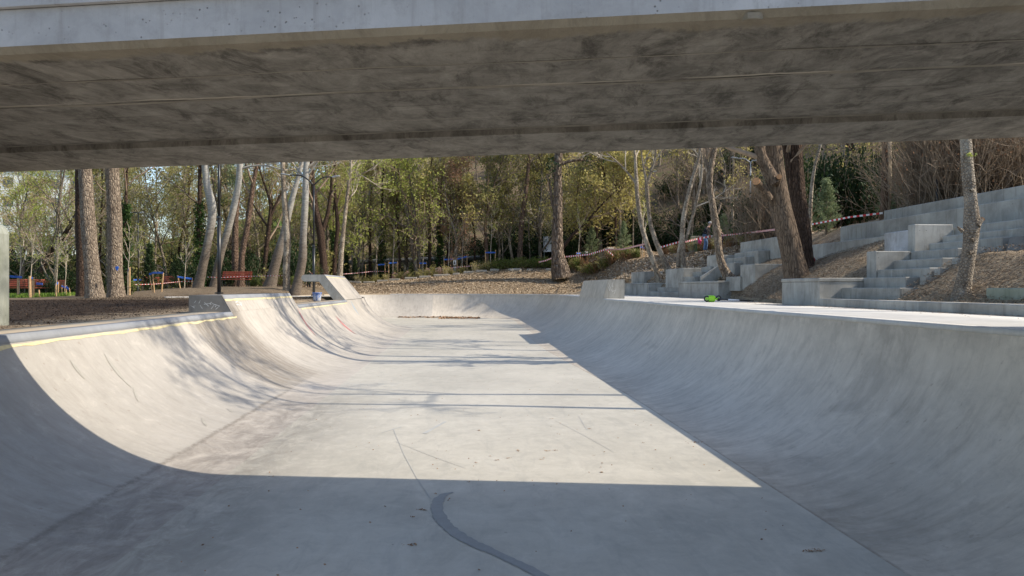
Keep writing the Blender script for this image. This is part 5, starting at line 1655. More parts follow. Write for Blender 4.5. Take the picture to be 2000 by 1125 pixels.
net([(862, 524, 62.7), (885, 520, 62.5)], .7, 'pinkish safety net ending at the small warning sign')
net([(1118, 510, 59.5), (1126, 510, 59.2)], .5, 'small orange net scrap near the blue-tied post')
net([(1140, 508, 59), (1152, 508, 58.8)], .4, 'orange net scrap under the tape, right of the post')

# stakes with blue ties around saplings
def stakes(lst, d, label, tie=None, stem=True, group='staked saplings with blue ties'):
    cx = sum(q[0] for q in lst)/len(lst)
    p0 = P(cx, 562.5, d); z0 = ground_z(p0.x, p0.y)
    root = empty('staked_sapling', (p0.x, p0.y, z0), 0, label, 'sapling', group)
    o = Vector(root.location)
    tops = []
    for i, (xt, yt, xb, yb, w) in enumerate(lst):
        dd = d + (.35 if i % 2 else 0)
        a = P(xb, yb, dd); a.z = min(a.z, ground_z(a.x, a.y)) - .1; c = P(xt, yt, dd)
        b = MB(); b.tube([a-o, c-o], [w*dd/3000, w*dd/3300], 8); b.build('stake', MT['wood'], root, smooth=False)
        tops.append(c-o)
    if len(tops) > 1 or tie:
        b = MB(); zt = -.10*d/40
        pts = [t+Vector((0, 0, zt)) for t in tops]
        if tie: pts = [P(x, y, d)-o for x, y in tie]
        for off in (0, .05):
            b.tube([q+Vector((0, -.04, off)) for q in pts], .022*d/40, 5)
        b.build('tie', MT['blue'], root)
    if stem:
        rng = np.random.default_rng(int(cx)); mid = sum(tops, Vector())/len(tops)
        Hs = mid.z + 1.6*d/45
        tp = np.array([[mid.x, .1, -.2], [mid.x, .1, mid.z], [mid.x+.1, .1, Hs*.8], [mid.x+.05, .1, Hs*1.2]]); tr = np.array([.028, .024, .016, .006])*d/45
        l1, l2, l3, anc = grow_crown(rng, tp, tr, .5, 7, lambda f: .9*d/45, .7, 3, 2, .1, .15, .006)
        A = Acc(); v, q, _, _ = trunk_tube(rng, tp, tr, 6, .02); A.add(v, q)
        for l, n in ((l1, 4), (l2, 3), (l3, 3)):
            a, b_ = stack(l); v, q = tubes_np(a, b_, n); A.add(v, q, 0)
        v, q = leaves_np(rng, anc, 2, .06, .05*d/45); A.add(v, q, 1)
        link('stem', A.mesh('stem', [MT['twig_pale'], MT['leaf_lime']]), root)
    return root
stakes([(58, 539, 59, 583, 5.5), (65, 541, 65, 583, 5)], 34, 'two thick pale stakes with a blue tie, first pair from the left edge')
stakes([(35, 543, 35, 583, 3.5)], 34.6, 'single grey stake with blue tie left of the thick stake pair', tie=[(20, 541), (35, 542), (44, 543)])
stakes([(76, 566, 78, 583, 3)], 35, 'short slanting stake beside the thick stake pair', tie=[(72, 555), (84, 556)], stem=False)
stakes([(109, 554, 109, 581, 3), (114, 550, 113, 581, 2.8)], 36, 'pale thin stake pair left of the shaded trunk')
stakes([(127, 558, 125, 580, 1.6), (130, 557, 129, 580, 1.8), (135, 562, 139, 580, 1.6), (121, 556, 121, 578, 1.4)], 38, 'cluster of thin stakes wound with blue tape against the shaded trunk')
stakes([(253, 522, 253, 576, 4.2), (249, 532, 250, 575, 2.6)], 36, 'tall pale stake with a shorter white-tipped one right of the spotted trunk')
stakes([(261, 544, 263, 562, 2), (279, 544, 280, 560, 2)], 46, 'low stake pair joined by a bright blue tie behind the thin lamp')
stakes([(298, 534, 302, 572, 2.4), (319, 533, 315, 573, 3), (292, 537, 299, 566, 2)], 37.5, 'wide slanting stakes with blue ties around the narrow spruce', tie=[(292, 537), (300, 534), (319, 534)], stem=False)
stakes([(347, 538, 353, 565, 2.6), (376, 542, 374, 562, 2)], 41, 'slanting stake pair with blue tie left of the white poplar')
stakes([(714, 517, 714, 538, 1.6), (737, 516, 737, 536, 1.6), (752, 513, 752, 536, 1.8)], 63, 'three thin stakes with short blue ties right of the small cypress', tie=[(738, 518), (752, 517)])
stakes([(759, 511, 759, 537, 2.2), (776, 510, 777, 538, 2.2)], 63, 'pale stake pair with blue tie left of the orange net')
stakes([(819, 511, 819, 528, 1.8), (833, 511, 833, 531, 1.8)], 63, 'pale stake pair with blue tie over the pale orange net')
stakes([(867, 504, 868, 526, 2), (885, 503, 886, 526, 1.8)], 63.5, 'brown stake pair with blue tie just left of the warning sign')
stakes([(893, 503, 893, 525, 1.8), (912, 498, 912, 523, 2)], 63.5, 'brown stake pair with blue tie just right of the warning sign')
stakes([(948, 489, 949, 524, 2.6), (968, 488, 966, 528, 2.4)], 62.5, 'tall yellow-brown stake pair with blue tie left of the green hedge', tie=[(948, 494), (968, 494)])
stakes([(1126, 492, 1127, 515, 2), (1133, 492, 1133, 512, 1.5)], 59.5, 'grey post pair with blue cloth right of the biggest pine trunk')
stakes([(1250, 480, 1253, 501, 2.6), (1255, 480, 1256, 503, 2), (1258, 482, 1259, 500, 2)], 52, 'three short stakes with blue ties left of the leaning trunks')
stakes([(1503, 465, 1503, 482, 1.8)], 37, 'single thin grey stake right of the grey lamp post', stem=False)

# barrier tape
def tape(pts, label, w=.075, sag=.0):
    vs = []; uv = []; u = 0
    P3 = [P(*q) for q in pts]; fine = []
    for k in range(len(P3)-1):
        for j in range(8):
            t = j/8; p = P3[k].lerp(P3[k+1], t); p.z -= sag*math.sin(t*math.pi); fine.append(p)
    fine.append(P3[-1])
    for i, p in enumerate(fine):
        if i: u += (p-fine[i-1]).length
        tw = .4*math.sin(u*.8)
        dx = Vector((0, math.sin(tw)*w/2, math.cos(tw)*w/2))
        vs += [tuple(p-dx), tuple(p+dx)]; uv += [(u, 0), (u, 1)]
    fs = [(2*i, 2*i+1, 2*i+3, 2*i+2) for i in range(len(vs)//2-1)]
    c0 = sum((Vector(v) for v in vs), Vector())/len(vs)
    vs = [tuple(Vector(v)-c0) for v in vs]
    o = link('barrier_tape', mesh_np('barrier_tape', vs, np.array(fs), MT['tape'], None, False, uv), None, c0)
    tag(o, label, 'tape', 'red and white barrier tapes')
tape([(1724, 416, 22.2), (1660, 424, 22.8), (1586, 438, 24.2)], 'red-white tape from the two-toned trunk to the thin pale trunk', .055)
tape([(1580, 440, 24.5), (1500, 450, 31), (1440, 457, 36), (1400, 461, 38)], 'red-white tape passing behind the big trunks to the bent trunk', .075)
tape([(1392, 461, 36), (1360, 467, 36), (1336, 473, 35)], 'red-white tape in front of the standing man', .085)
tape([(1328, 472, 38), (1283, 485, 39)], 'red-white tape between the twin stems and leaning trunk', .08)
tape([(1262, 476, 38.5), (1215, 487, 46), (1184, 487, 55)], 'red-white tape running left from the slender leaning trunks', .09)
tape([(1184, 487, 55), (1150, 497, 56), (1100, 502, 57)], 'sagging red-white tape ending at the biggest pine trunk', .11)
tape([(1184, 487, 55), (1192, 494, 55), (1198, 499, 55)], 'loose red-white tape end dangling beside the young pine', .1)
tape([(1080, 503, 57), (1066, 509, 57.5), (1052, 512, 58)], 'short red-white tape slanting down left of the biggest pine trunk', .10)
tape([(660, 536, 60), (700, 533, 62), (728, 530, 63), (760, 530, 63)], 'thin red-white tape low behind the small cypress', .04)
tape([(833, 526, 62.6), (868, 524, 62.6), (890, 522, 62.8), (948, 517, 62.6)], 'red-white tape along the kerbed shrubs by the warning sign', .06)
tape([(405, 541, 43), (430, 542, 43), (470, 540, 43), (560, 538, 42)], 'pale tape line just above the red-brown bench', .025)
tape([(246, 556, 37), (300, 555, 38.5), (352, 550, 41), (378, 549, 41)], 'pale tape stretched between the slanting stakes', .025)

# kerb stones on the bank top
ks = empty('kerb_edging', (0, 0, 0), 0, 'broken row of tan kerb stones along the top of the mulch bank', 'kerb')
for (a, c_) in ((678, 706), (709, 732), (736, 758), (760, 782), (790, 815), (818, 842), (846, 880), (884, 898), (905, 925), (929, 952), (957, 975)):
    dd = 60.6
    p, q = P(a, 562, dd), P(c_, 562, dd); z = ground_z((p.x+q.x)/2, (p.y+q.y)/2)
    b = MB(); M = Matrix.Translation(((p.x+q.x)/2, (p.y+q.y)/2, z+.05)) @ Matrix.Rotation(-YAW+frng.uniform(-.02, .02), 4, 'Z') @ Matrix.Rotation(frng.uniform(-.02, .02), 4, 'Y')
    L = (q-p).length/2*.96
    b.box(-L, L, -.1, .1, -.15, .13, bev=.03, M=M); b.build('kerb_stone', MT['stone'], ks)
kr = empty('stone', (0, 0, 0), 0, 'scattered pale stones at the foot of the biggest pine trunk', 'stones', None)
for i, (px, py) in enumerate(((1000, 524), (1035, 523), (1088, 521), (1075, 522), (1010, 526), (1130, 517), (1192, 513))):
    p = P(px, py, 60-.0*i); z = ground_z(p.x, p.y)
    b = MB(); rr = frng.uniform(.12, .22)
    M = Matrix.Translation((p.x, p.y, z+.03)) @ Matrix.Rotation(frng.uniform(0, 3), 4, 'Z')
    b.box(-rr*1.8, rr*1.8, -rr, rr, -.1, rr*.7, bev=rr*.35, M=M); b.build('rock', MT['stone'], kr)

# pipeline behind the bank
pp = empty('pipeline', (0, 0, 0), 0, 'grey insulated pipe running low behind the bank shrubs', 'pipe')
pts = [P(-60, 541, 66), P(150, 533, 66), P(420, 523, 66), P(560, 518, 67), P(700, 512, 69), P(820, 507, 70), P(960, 503, 70), P(1090, 497, 70), P(1150, 495, 71)]
b = MB(); b.tube(pts, .20, 12); b.build('pipe_run', simple('insulation_foil_grey', (.17, .18, .19), .6, .1), pp, smooth=True)
for p, q in zip(pts[:-1], pts[1:]):
    for t in (.25, .75):
        c = p.lerp(q, t); b = MB(); b.box(c.x-.08, c.x+.08, c.y-.08, c.y+.08, ground_z(c.x, c.y)-.3, c.z-.17); b.build('support', MT['block'], pp)
# pale building at the far left
hb = P(40, 562, 118)
hse = empty('apartment_building', (hb.x, hb.y, 1.0), .25, 'white apartment building glimpsed through the trees at far left', 'building')
b = MB(); b.box(-16, 12, 0, 12, 0, 19); b.build('wall', MT['white'], hse)
b = MB(); b.box(-16.4, 12.4, -.4, 12.4, 19.003, 19.5); b.build('roof', MT['galv'], hse)
wb = MB(); wb.box(-.65, .65, -.03, .03, 0, 1.5); wme = wb.build('window', simple('dark_window_glass', (.06, .075, .09), .15, 0, .2), hse, (-14, -.02, 2)).data
for r_ in range(6):
    for c_ in range(9):
        if r_ == 0 and c_ == 0: continue
        o = link('window', wme, hse, (-14+c_*3.1, -.02, 1.6+r_*2.95))

# low kerb across the lawn behind the raised wall
a_, c_ = P(322, 581.5, 33.5), P(660, 579, 38.5)
b = MB(); dv = (c_-a_); Lk = dv.length; M = Matrix.Translation(((a_+c_)/2).x*Vector((1, 0, 0))+((a_+c_)/2).y*Vector((0, 1, 0))+Vector((0, 0, 1.46))) @ Matrix.Rotation(math.atan2(dv.y, dv.x), 4, 'Z')
b.box(-Lk/2, Lk/2, -.12, .12, -.25, .06, bev=.01, M=M)
o = b.build('kerb', MT['deck']); c0 = sum((Vector(v.co) for v in o.data.vertices), Vector())/len(o.data.vertices); o.data.transform(Matrix.Translation(-c0)); o.location = c0
tag(o, 'thin pale kerb crossing the soil behind the raised wall', 'kerb')

# signs
def board(px, ytop, ybot, wpx, d, label, leg=True, name='notice_board', fig=False):
    p = P(px, 562, d); z = ground_z(p.x, p.y); zt, zb = zpx(ytop, d), zpx(ybot, d); w = wpx*d/1500
    root = empty(name, (p.x, p.y, z), -YAW, label, 'sign')
    b = MB(); b.box(-w/2, w/2, -.02, .02, zb-z, zt-z, bev=.005); b.build('panel', MT['white'], root)
    for s in ((-1, 1) if wpx > 8 else (0,)):
        b = MB(); b.tube([(s*w*.42, .045, -.2), (s*w*.42, .045, zt-z-.05)], .02, 6); b.build('post', MT['galv'], root)
    if fig:
        c = (zt+zb)/2-z; b = MB()
        b.prism([(.045*math.cos(a), c+.10+.045*math.sin(a)) for a in np.linspace(0, 6.283, 11)[:-1]], 'y', -.026, -.022)
        b.prism([(-.05, c+.04), (.05, c+.04), (.09, c-.13), (-.09, c-.13)], 'y', -.026, -.022)
        b.build('black_symbol', MT['black'], root)
board(1071, 462, 492, 19, 66, 'blank white board on legs left of the biggest pine trunk')
board(888, 508, 517, 5.5, 62.4, 'small white sign with a black figure above the kerb stones', name='warning_sign', fig=True)

# playground arch
p = P(1803, 562, 30); z = ground_z(p.x, p.y)
pg = empty('playground_climber', (p.x, p.y, z), -YAW, 'red playground arch with blue panels behind the topmost wall', 'playground equipment')
zt = zpx(383, 30)-z; zb_ = zpx(400, 30)-z
b = MB(); pts = [(-.62, 0, 0), (-.62, 0, zb_*.95), (-.40, 0, zt*.9), (-.25, 0, zt*.97), (.15, 0, zt), (.35, 0, zt*.92), (.62, 0, zb_), (.66, 0, 0)]
b.tube(pts, .022, 8); b.build('arch_tube', MT['red'], pg, smooth=True)
b = MB(); b.tube([(x, .7, zz_) for x, y_, zz_ in pts], .022, 8); b.build('arch_tube', MT['red'], pg, smooth=True)
for x0, x1 in ((-.30, -.16), (.16, .30)):
    b = MB(); b.box(x0, x1, .3, .34, 0, zt*.9); b.build('blue_panel', MT['blue'], pg)

# bucket on the low platform
bk = empty('bucket', (-5.55, 29.6, 1.404), .3, 'blue paint-stained plastic bucket on the low ledge under the fin', 'bucket')
prof = [(0, .005), (.125, .005), (.135, .02), (.155, .18), (.175, .30), (.182, .305), (.182, .325), (.172, .325), (.165, .30), (.128, .03), (0, .025)]
vs = []; n = 24
for r_, zz in prof:
    for j in range(n): vs.append((r_*math.cos(j*2*math.pi/n), r_*math.sin(j*2*math.pi/n), zz))
fs = np.array([(i*n+j, i*n+(j+1) % n, (i+1)*n+(j+1) % n, (i+1)*n+j) for i in range(len(prof)-1) for j in range(n)])
bm_ = NT('stained_blue_plastic', .5, .4); f_ = bm_.noise(bm_.coord('Object', (1, 1, .6)), 14, 4, .7)
zz_ = bm_.xyz(bm_.coord('Object'))[2]
bm_.color(bm_.mix(bm_.ramp(bm_.math('ADD', f_, bm_.math('MULTIPLY', zz_, -.7)), .30, .50), (.10, .20, .52), (.55, .56, .57)))
link('shell', mesh_np('shell', vs, fs, bm_.mat, None, True), bk)
b = MB(); b.tube([(.175*math.cos(t), .175*math.sin(t)-.02, .30-.09*math.sin(t)) for t in np.linspace(0, math.pi, 14)], .004, 5); b.build('handle', MT['galv'], bk)

# kick scooter lying on its side on the deck
sx = P(1390, 562.5, 19.3)
scoot = empty('kick_scooter', (sx.x, sx.y, 1.545), -YAW, 'lime-green kick scooter lying on its side on the right deck', 'scooter')
b = MB(); b.box(-.085, .10, -.02, .42, .005, .165, bev=.035)
b.build('footboard', MT['lime'], scoot)
b = MB(); b.box(.10, .20, .03, .07, .06, .10, bev=.01); b.box(.0, .04, .41, .52, .06, .11, bev=.01); b.build('bracket', MT['lime'], scoot)
def wheel(cx, cy, cz, r, par):
    b = MB(); n = 20; k = 8
    vs = [(cx+(r+.018*math.cos(b_))*math.cos(a), cy+.018*math.sin(b_), cz+(r+.018*math.cos(b_))*math.sin(a)) for a in np.linspace(0, 2*math.pi, n+1)[:-1] for b_ in np.linspace(0, 2*math.pi, k+1)[:-1]]
    b.add(vs, [(i*k+j, ((i+1) % n)*k+j, ((i+1) % n)*k+(j+1) % k, i*k+(j+1) % k) for i in range(n) for j in range(k)])
    w = b.build('wheel', MT['black'], par, smooth=True)
    h = MB(); h.tube([(cx, cy-.016, cz), (cx, cy+.016, cz)], r*.35, 10); h.build('hub', MT['lime'], w)
wheel(-.115, .02, .085, .062, scoot); wheel(.03, .56, .085, .062, scoot); wheel(.20, .10, .10, .055, scoot)
b = MB(); b.tube([(.16, .05, .08), (.30, .04, .07)], .024, 10); b.build('folding_joint', MT['black'], scoot)
b = MB(); b.tube([(.28, .04, .07), (.40, .035, .062), (.98, .02, .035)], .019, 10); b.build('steering_tube', MT['black'], scoot, smooth=True)
b = MB(); b.tube([(.42, .035, .061), (.70, .027, .048)], .0205, 10); b.build('silver_sleeve', MT['white'], scoot, smooth=True)
for s in (-1, 1):
    b = MB(); b.tube([(.98, .02, .035), (.98, .02+s*.20, .035)], .012, 8); b.tube([(.98, .02+s*.10, .035), (.98, .02+s*.21, .035)], .018, 8); b.build('grip', MT['black'], scoot)

# scrap of red and white plastic by the tree foot
p = P(1584, 518, 21.0); z = ground_z(p.x, p.y)
b = MB(); rg = random.Random(4)
def crumple(c, r, n=8):
    vs = []; k = 6
    for i in range(k+1):
        for j in range(n):
            th = math.pi*i/k; ph = 2*math.pi*j/n; q = rg.uniform(.6, 1.2)*r
            vs.append((c[0]+q*math.sin(th)*math.cos(ph), c[1]+q*math.sin(th)*math.sin(ph), c[2]+q*math.cos(th)*.9))
    return vs, [(i*n+j, i*n+(j+1) % n, (i+1)*n+(j+1) % n, (i+1)*n+j) for i in range(k) for j in range(n)]
bag = empty('plastic_bag', (p.x, p.y, z), 0, 'crumpled red and white plastic bag at the foot of the furrowed trunk', 'bag')
v_, f__ = crumple((0, 0, .10), .11); b.add(v_, f__); b.build('bag_body', MT['red'], bag)
b = MB(); v_, f__ = crumple((-.04, 0, .22), .05); b.add(v_, f__); b.build('bag_top', MT['white'], bag)

# ---------------------------------------------------------------- people
def skin_body(name, verts, edges, radii, mat, parent, sub=1):
    me = bpy.data.meshes.new(name); me.from_pydata(verts, edges, []); me.materials.append(mat)
    o = link(name, me, parent)
    sk = o.modifiers.new('skin', 'SKIN'); sk.use_smooth_shade = True
    o.modifiers.new('sub', 'SUBSURF').levels = sub; o.modifiers['sub'].render_levels = sub
    for i, r_ in enumerate(radii):
        me.skin_vertices[0].data[i].radius = (r_, r_) if not isinstance(r_, tuple) else r_
    me.skin_vertices[0].data[0].use_root = True
    return o
skin = simple('skin', (.50, .30, .22), .55, 0, .06)
jack = simple('black_jacket_cloth', (.012, .013, .020), .8, 0, .3)
jean = simple('blue_denim', (.10, .17, .30), .85, 0, .3, 20)
dark = simple('dark_cloth', (.03, .032, .045), .85, 0, .3)
greyh = simple('grey_hair', (.42, .41, .40), .8, 0, .2, 30)
blond = simple('fair_hair', (.50, .38, .24), .8, 0, .2, 30)
def person(px, d, h, label, zrot, jmat, lmat, hmat, lean=0.0, facing=1):
    p = P(px, 562.5, d); z = ground_z(p.x, p.y)
    root = empty('person', (p.x, p.y, z), zrot, label, 'person')
    s = h/1.75
    def S(v): return (v[0]*s, v[1]*s, v[2]*s)
    def L(v):   # lean the upper body forward (+x) about the hip
        x, y, zz = v
        if zz > .92:
            dz = zz-.92; return (x+math.sin(lean)*dz, y, .92+math.cos(lean)*dz)
        return v
    J = dict(pel=(0, 0, .93), ch=(0, 0, 1.22), nk=(.01, 0, 1.44), hd0=(.03, 0, 1.50), hd1=(.05, 0, 1.60), hd2=(.04, 0, 1.67),
             ls=(0, .17, 1.38), le=(.03, .24, 1.12), lw=(.17, .20, .92), rs=(0, -.17, 1.38), re=(.02, -.23, 1.12), rw=(.15, -.20, .92),
             lh=(.0, .09, .88), lk=(.05, .10, .50), la=(0, .11, .09), lt=(.16, .12, .03), rh=(.0, -.09, .88), rk=(.0, -.10, .50), ra=(-.06, -.11, .09), rt=(.10, -.12, .03))
    Q = {k: S(L(v)) for k, v in J.items()}
    names = ['pel', 'ch', 'nk', 'hd0', 'hd1', 'hd2', 'ls', 'le', 'lw', 'rs', 're', 'rw', 'lh', 'lk', 'la', 'lt', 'rh', 'rk', 'ra', 'rt']
    E = [('pel', 'ch'), ('ch', 'nk'), ('nk', 'hd0'), ('hd0', 'hd1'), ('hd1', 'hd2'), ('nk', 'ls'), ('ls', 'le'), ('le', 'lw'), ('nk', 'rs'), ('rs', 're'), ('re', 'rw'), ('pel', 'lh'), ('lh', 'lk'), ('lk', 'la'), ('la', 'lt'), ('pel', 'rh'), ('rh', 'rk'), ('rk', 'ra'), ('ra', 'rt')]
    rad = dict(pel=.12, ch=.13, nk=.055, hd0=.06, hd1=.09, hd2=.06, ls=.06, le=.042, lw=.028, rs=.06, re=.042, rw=.028, lh=.085, lk=.055, la=.038, lt=.03, rh=.085, rk=.055, ra=.038, rt=.03)
    ix = {k: i for i, k in enumerate(names)}
    skin_body('body', [Q[k] for k in names], [(ix[a], ix[b_]) for a, b_ in E], [rad[k]*s for k in names], skin, root, 2)
    def sub_(nm, keys, edges, grow, mat):
        kk = {k: i for i, k in enumerate(keys)}
        return skin_body(nm, [Q[k] for k in keys], [(kk[a], kk[b_]) for a, b_ in edges], [(rad[k]+grow.get(k, .02))*s for k in keys], mat, root, 2)
    sub_('jacket', ['ch', 'pel', 'nk', 'ls', 'le', 'lw', 'rs', 're', 'rw'], [('pel', 'ch'), ('ch', 'nk'), ('nk', 'ls'), ('ls', 'le'), ('le', 'lw'), ('nk', 'rs'), ('rs', 're'), ('re', 'rw')], dict(pel=.045, ch=.05, nk=.05, le=.028, lw=.02, re=.028, rw=.02), jmat)
    sub_('trousers', ['pel', 'lh', 'lk', 'la', 'rh', 'rk', 'ra'], [('pel', 'lh'), ('lh', 'lk'), ('lk', 'la'), ('pel', 'rh'), ('rh', 'rk'), ('rk', 'ra')], dict(pel=.02, lk=.025, rk=.025, la=.03, ra=.03), lmat)
    for a, t in (('la', 'lt'), ('ra', 'rt')):
        skin_body('shoe', [Q[a], Q[t]], [(0, 1)], [.055*s, .05*s], dark, root, 1)
    # hair cap
    c = Vector(Q['hd1'])+Vector((-.015, 0, .035))*s; vs = []; n = 12
    for i in range(6):
        th = i/5*math.pi*.55
        for j in range(n):
            ph = 2*math.pi*j/n; vs.append((c.x+.102*s*math.sin(th)*math.cos(ph)-.01*s*i/5, c.y+.095*s*math.sin(th)*math.sin(ph), c.z+.105*s*math.cos(th)))
    b = MB(); b.add(vs, [(i*n+j, i*n+(j+1) % n, (i+1)*n+(j+1) % n, (i+1)*n+j) for i in range(5) for j in range(n)])
    b.build('hair', hmat, root, smooth=True)
    # face
    b = MB(); f = Vector(Q['hd1']); b.prism([(f.x+.08*s, f.z-.02*s), (f.x+.115*s, f.z-.025*s), (f.x+.085*s, f.z+.02*s)], 'y', -.012*s, .012*s); b.build('nose', skin, root)
    for e in (-1, 1):
        b = MB(); b.box(f.x+.082*s, f.x+.094*s, e*.035*s-.012*s, e*.035*s+.012*s, f.z+.012*s, f.z+.024*s); b.build('eye', dark, root)
        # hands: palm and five curled fingers
        w = Vector(Q['lw' if e > 0 else 'rw']); b = MB()
        b.box(w.x-.0, w.x+.08*s, w.y-.035*s, w.y+.035*s, w.z-.05*s, w.z-.02*s, bev=.01*s)
        for k in range(4):
            yy = w.y+(-.027+.018*k)*s; l = (.055, .068, .062, .048)[k]*s
            b.tube([(w.x+.07*s, yy, w.z-.035*s), (w.x+.07*s+l*.6, yy, w.z-.05*s), (w.x+.07*s+l*.75, yy, w.z-.05*s-l*.5)], [.009*s, .008*s, .006*s], 6)
        b.tube([(w.x+.02*s, w.y-e*.035*s, w.z-.035*s), (w.x+.05*s, w.y-e*.06*s, w.z-.045*s), (w.x+.08*s, w.y-e*.055*s, w.z-.06*s)], [.011*s, .009*s, .007*s], 6)
        b.build('hand', skin, root)
    return root
person(1378, 41.8, 1.72, 'grey-haired person in a black jacket and jeans bending forward by the green bench', -.45, jack, jean, greyh, .33)
person(1409, 41.6, 1.15, 'small fair-haired child in dark clothes half behind the bent dark trunk', -2.6, simple('dark_pink_trim_coat', (.06, .03, .05), .8, 0, .3), dark, blond, .1)
p = P(605, 562.5, 49.5); 
person(603, 49.6, 1.25, 'fair-headed person in dark clothes just left of the double-armed lamp', -1.5, dark, dark, blond, .1)
p = P(1367, 466, 42.6)
b = MB(); v_, f__ = crumple((0, 0, .14), .15); b.add(v_, f__)
o = b.build('bag', MT['pink'], None, (p.x, p.y, ground_z(p.x, p.y)+.47)); o.scale = (.7, .5, 1.5)
tag(o, 'bright pink bag on the green bench left of the man', 'bag')

# ---------------------------------------------------------------- litter and ground cover
rng = np.random.default_rng(5)
# wood chips and leaf litter on the banks (nobody could count them)
def chips(name, n, fx, mat, lab, size=(.012, .05)):
    x, y = fx(n)
    z = terrain(x, y) + rng.uniform(.0, .02, len(x)) + .028
    n = len(x)
    a = rng.uniform(0, np.pi, n); L = rng.uniform(size[1]*.5, size[1]*1.6, n); W = rng.uniform(size[0]*.6, size[0]*1.6, n)
    t = rng.normal(0, .35, n)
    dx = np.stack([np.cos(a)*L, np.sin(a)*L, t*L], 1); dy = np.stack([-np.sin(a)*W, np.cos(a)*W, rng.normal(0, .3, n)*W], 1)
    c = np.stack([x, y, z], 1)
    v = np.stack([c-dx-dy, c+dx-dy, c+dx+dy, c-dx+dy], 1).reshape(-1, 3)
    o = link(name, mesh_np(name, v, np.arange(n*4).reshape(-1, 4), mat)); tag(o, lab, 'wood chips', kind='stuff')
chipm = NT('wood_chip', .9, .1); ge = chipm.n('ShaderNodeNewGeometry')
chipm.color(chipm.mix(ge.outputs['Random Per Island'], (.24, .18, .12), (.66, .52, .36)))
def f_right(n):
    y = rng.uniform(4, 32, n); x = edge(y)+.25+rng.random(n)**1.2*3.2
    return x, y
def f_bank(n):
    return rng.uniform(-16, 13, n), rng.uniform(52.6, 61.5, n)
def f_ramp(n):
    return rng.uniform(8.8, 16, n), rng.uniform(27, 58, n)
def f_left(n):
    return rng.uniform(-15, -5.7, n), rng.uniform(8, 36, n)
chip2 = NT('brown_wood_chip', .9, .1); ge = chip2.n('ShaderNodeNewGeometry')
chip2.color(chip2.mix(ge.outputs['Random Per Island'], (.10, .07, .045), (.36, .27, .185)))
chips('wood_chips', 80000, f_right, chip2.mat, 'dry wood chips and leaf litter covering the slope', (.004, .013))
chips('wood_chips', 30000, f_ramp, chipm.mat, 'straw-coloured chips on the slope behind the far terraces', (.02, .06))
chips('wood_chips', 60000, f_bank, chipm.mat, 'straw-coloured wood chips covering the far bank', (.014, .042))
soilm = NT('soil_crumb', .95, .1); ge = soilm.n('ShaderNodeNewGeometry')
soilm.color(soilm.mix(ge.outputs['Random Per Island'], (.015, .010, .008), (.08, .056, .04)))
chips('soil_crumbs', 30000, f_left, soilm.mat, 'dark crumbs and bark scraps on the soil at left', (.005, .014))
def f_spill(n):
    y = rng.uniform(5, 27, n); x = edge(y)+.15-np.abs(rng.normal(0, .30, n)); return x, y
x_, y_ = f_spill(2600)
k0 = ~((y_ > 12.9) & (y_ < 17.2) & (x_ > 6.97)); x_, y_ = x_[k0], y_[k0]
vs = []
for a_, b_ in zip(x_, y_):
    if a_ > 7.0 and b_ < 15.3: zz_ = 1.697
    elif a_ > float(edge(b_))+.1: continue
    else: zz_ = 1.549
    t_ = rng.uniform(0, 3.14); L = rng.uniform(.006, .02); W = rng.uniform(.003, .008); ca, sa = math.cos(t_), math.sin(t_)
    vs += [(a_-ca*L-sa*W, b_-sa*L+ca*W, zz_), (a_+ca*L-sa*W, b_+sa*L+ca*W, zz_+.004), (a_+ca*L+sa*W, b_+sa*L-ca*W, zz_+.006), (a_-ca*L+sa*W, b_-sa*L-ca*W, zz_+.001)]
tag(link('wood_chips', mesh_np('wood_chips', vs, np.arange(len(vs)).reshape(-1, 4), chip2.mat)), 'stray wood chips spilled over the edge of the deck', 'wood chips', kind='stuff')
# brown leaf litter washed up against the end wall
n = 800
t = rng.random(n); x = -4.2+t*6.2; y = 50.0 - .35*np.abs(rng.normal(0, 1, n))*(.3+np.sin(x*2.3)**2) - 1.2*(np.clip(x, 0, 3)/3)**2*1.0
x2 = np.concatenate([x, rng.uniform(-1.5, 1.0, 500)]); y2 = np.concatenate([y, 48.2+rng.normal(0, .35, 500)])
c = np.stack([x2, y2, np.full(len(x2), .02)], 1); m_ = len(c)
a = rng.uniform(0, 6.28, m_); s_ = rng.uniform(.03, .08, m_)
dx = np.stack([np.cos(a)*s_, np.sin(a)*s_, rng.normal(0, .3, m_)*s_], 1); dy = np.stack([-np.sin(a)*s_*.6, np.cos(a)*s_*.6, rng.normal(0, .3, m_)*s_], 1)
v = np.stack([c-dx-dy, c+dx-dy, c+dx+dy, c-dx+dy], 1).reshape(-1, 3)
litm = NT('brown_leaf_litter', .85, .15); ge = litm.n('ShaderNodeNewGeometry')
litm.color(litm.mix(ge.outputs['Random Per Island'], (.17, .10, .06), (.42, .27, .16)))
tag(link('leaf_litter', mesh_np('leaf_litter', v, np.arange(m_*4).reshape(-1, 4), litm.mat)), 'brown leaf litter drifted along the foot of the end wall', 'leaf litter', kind='stuff')
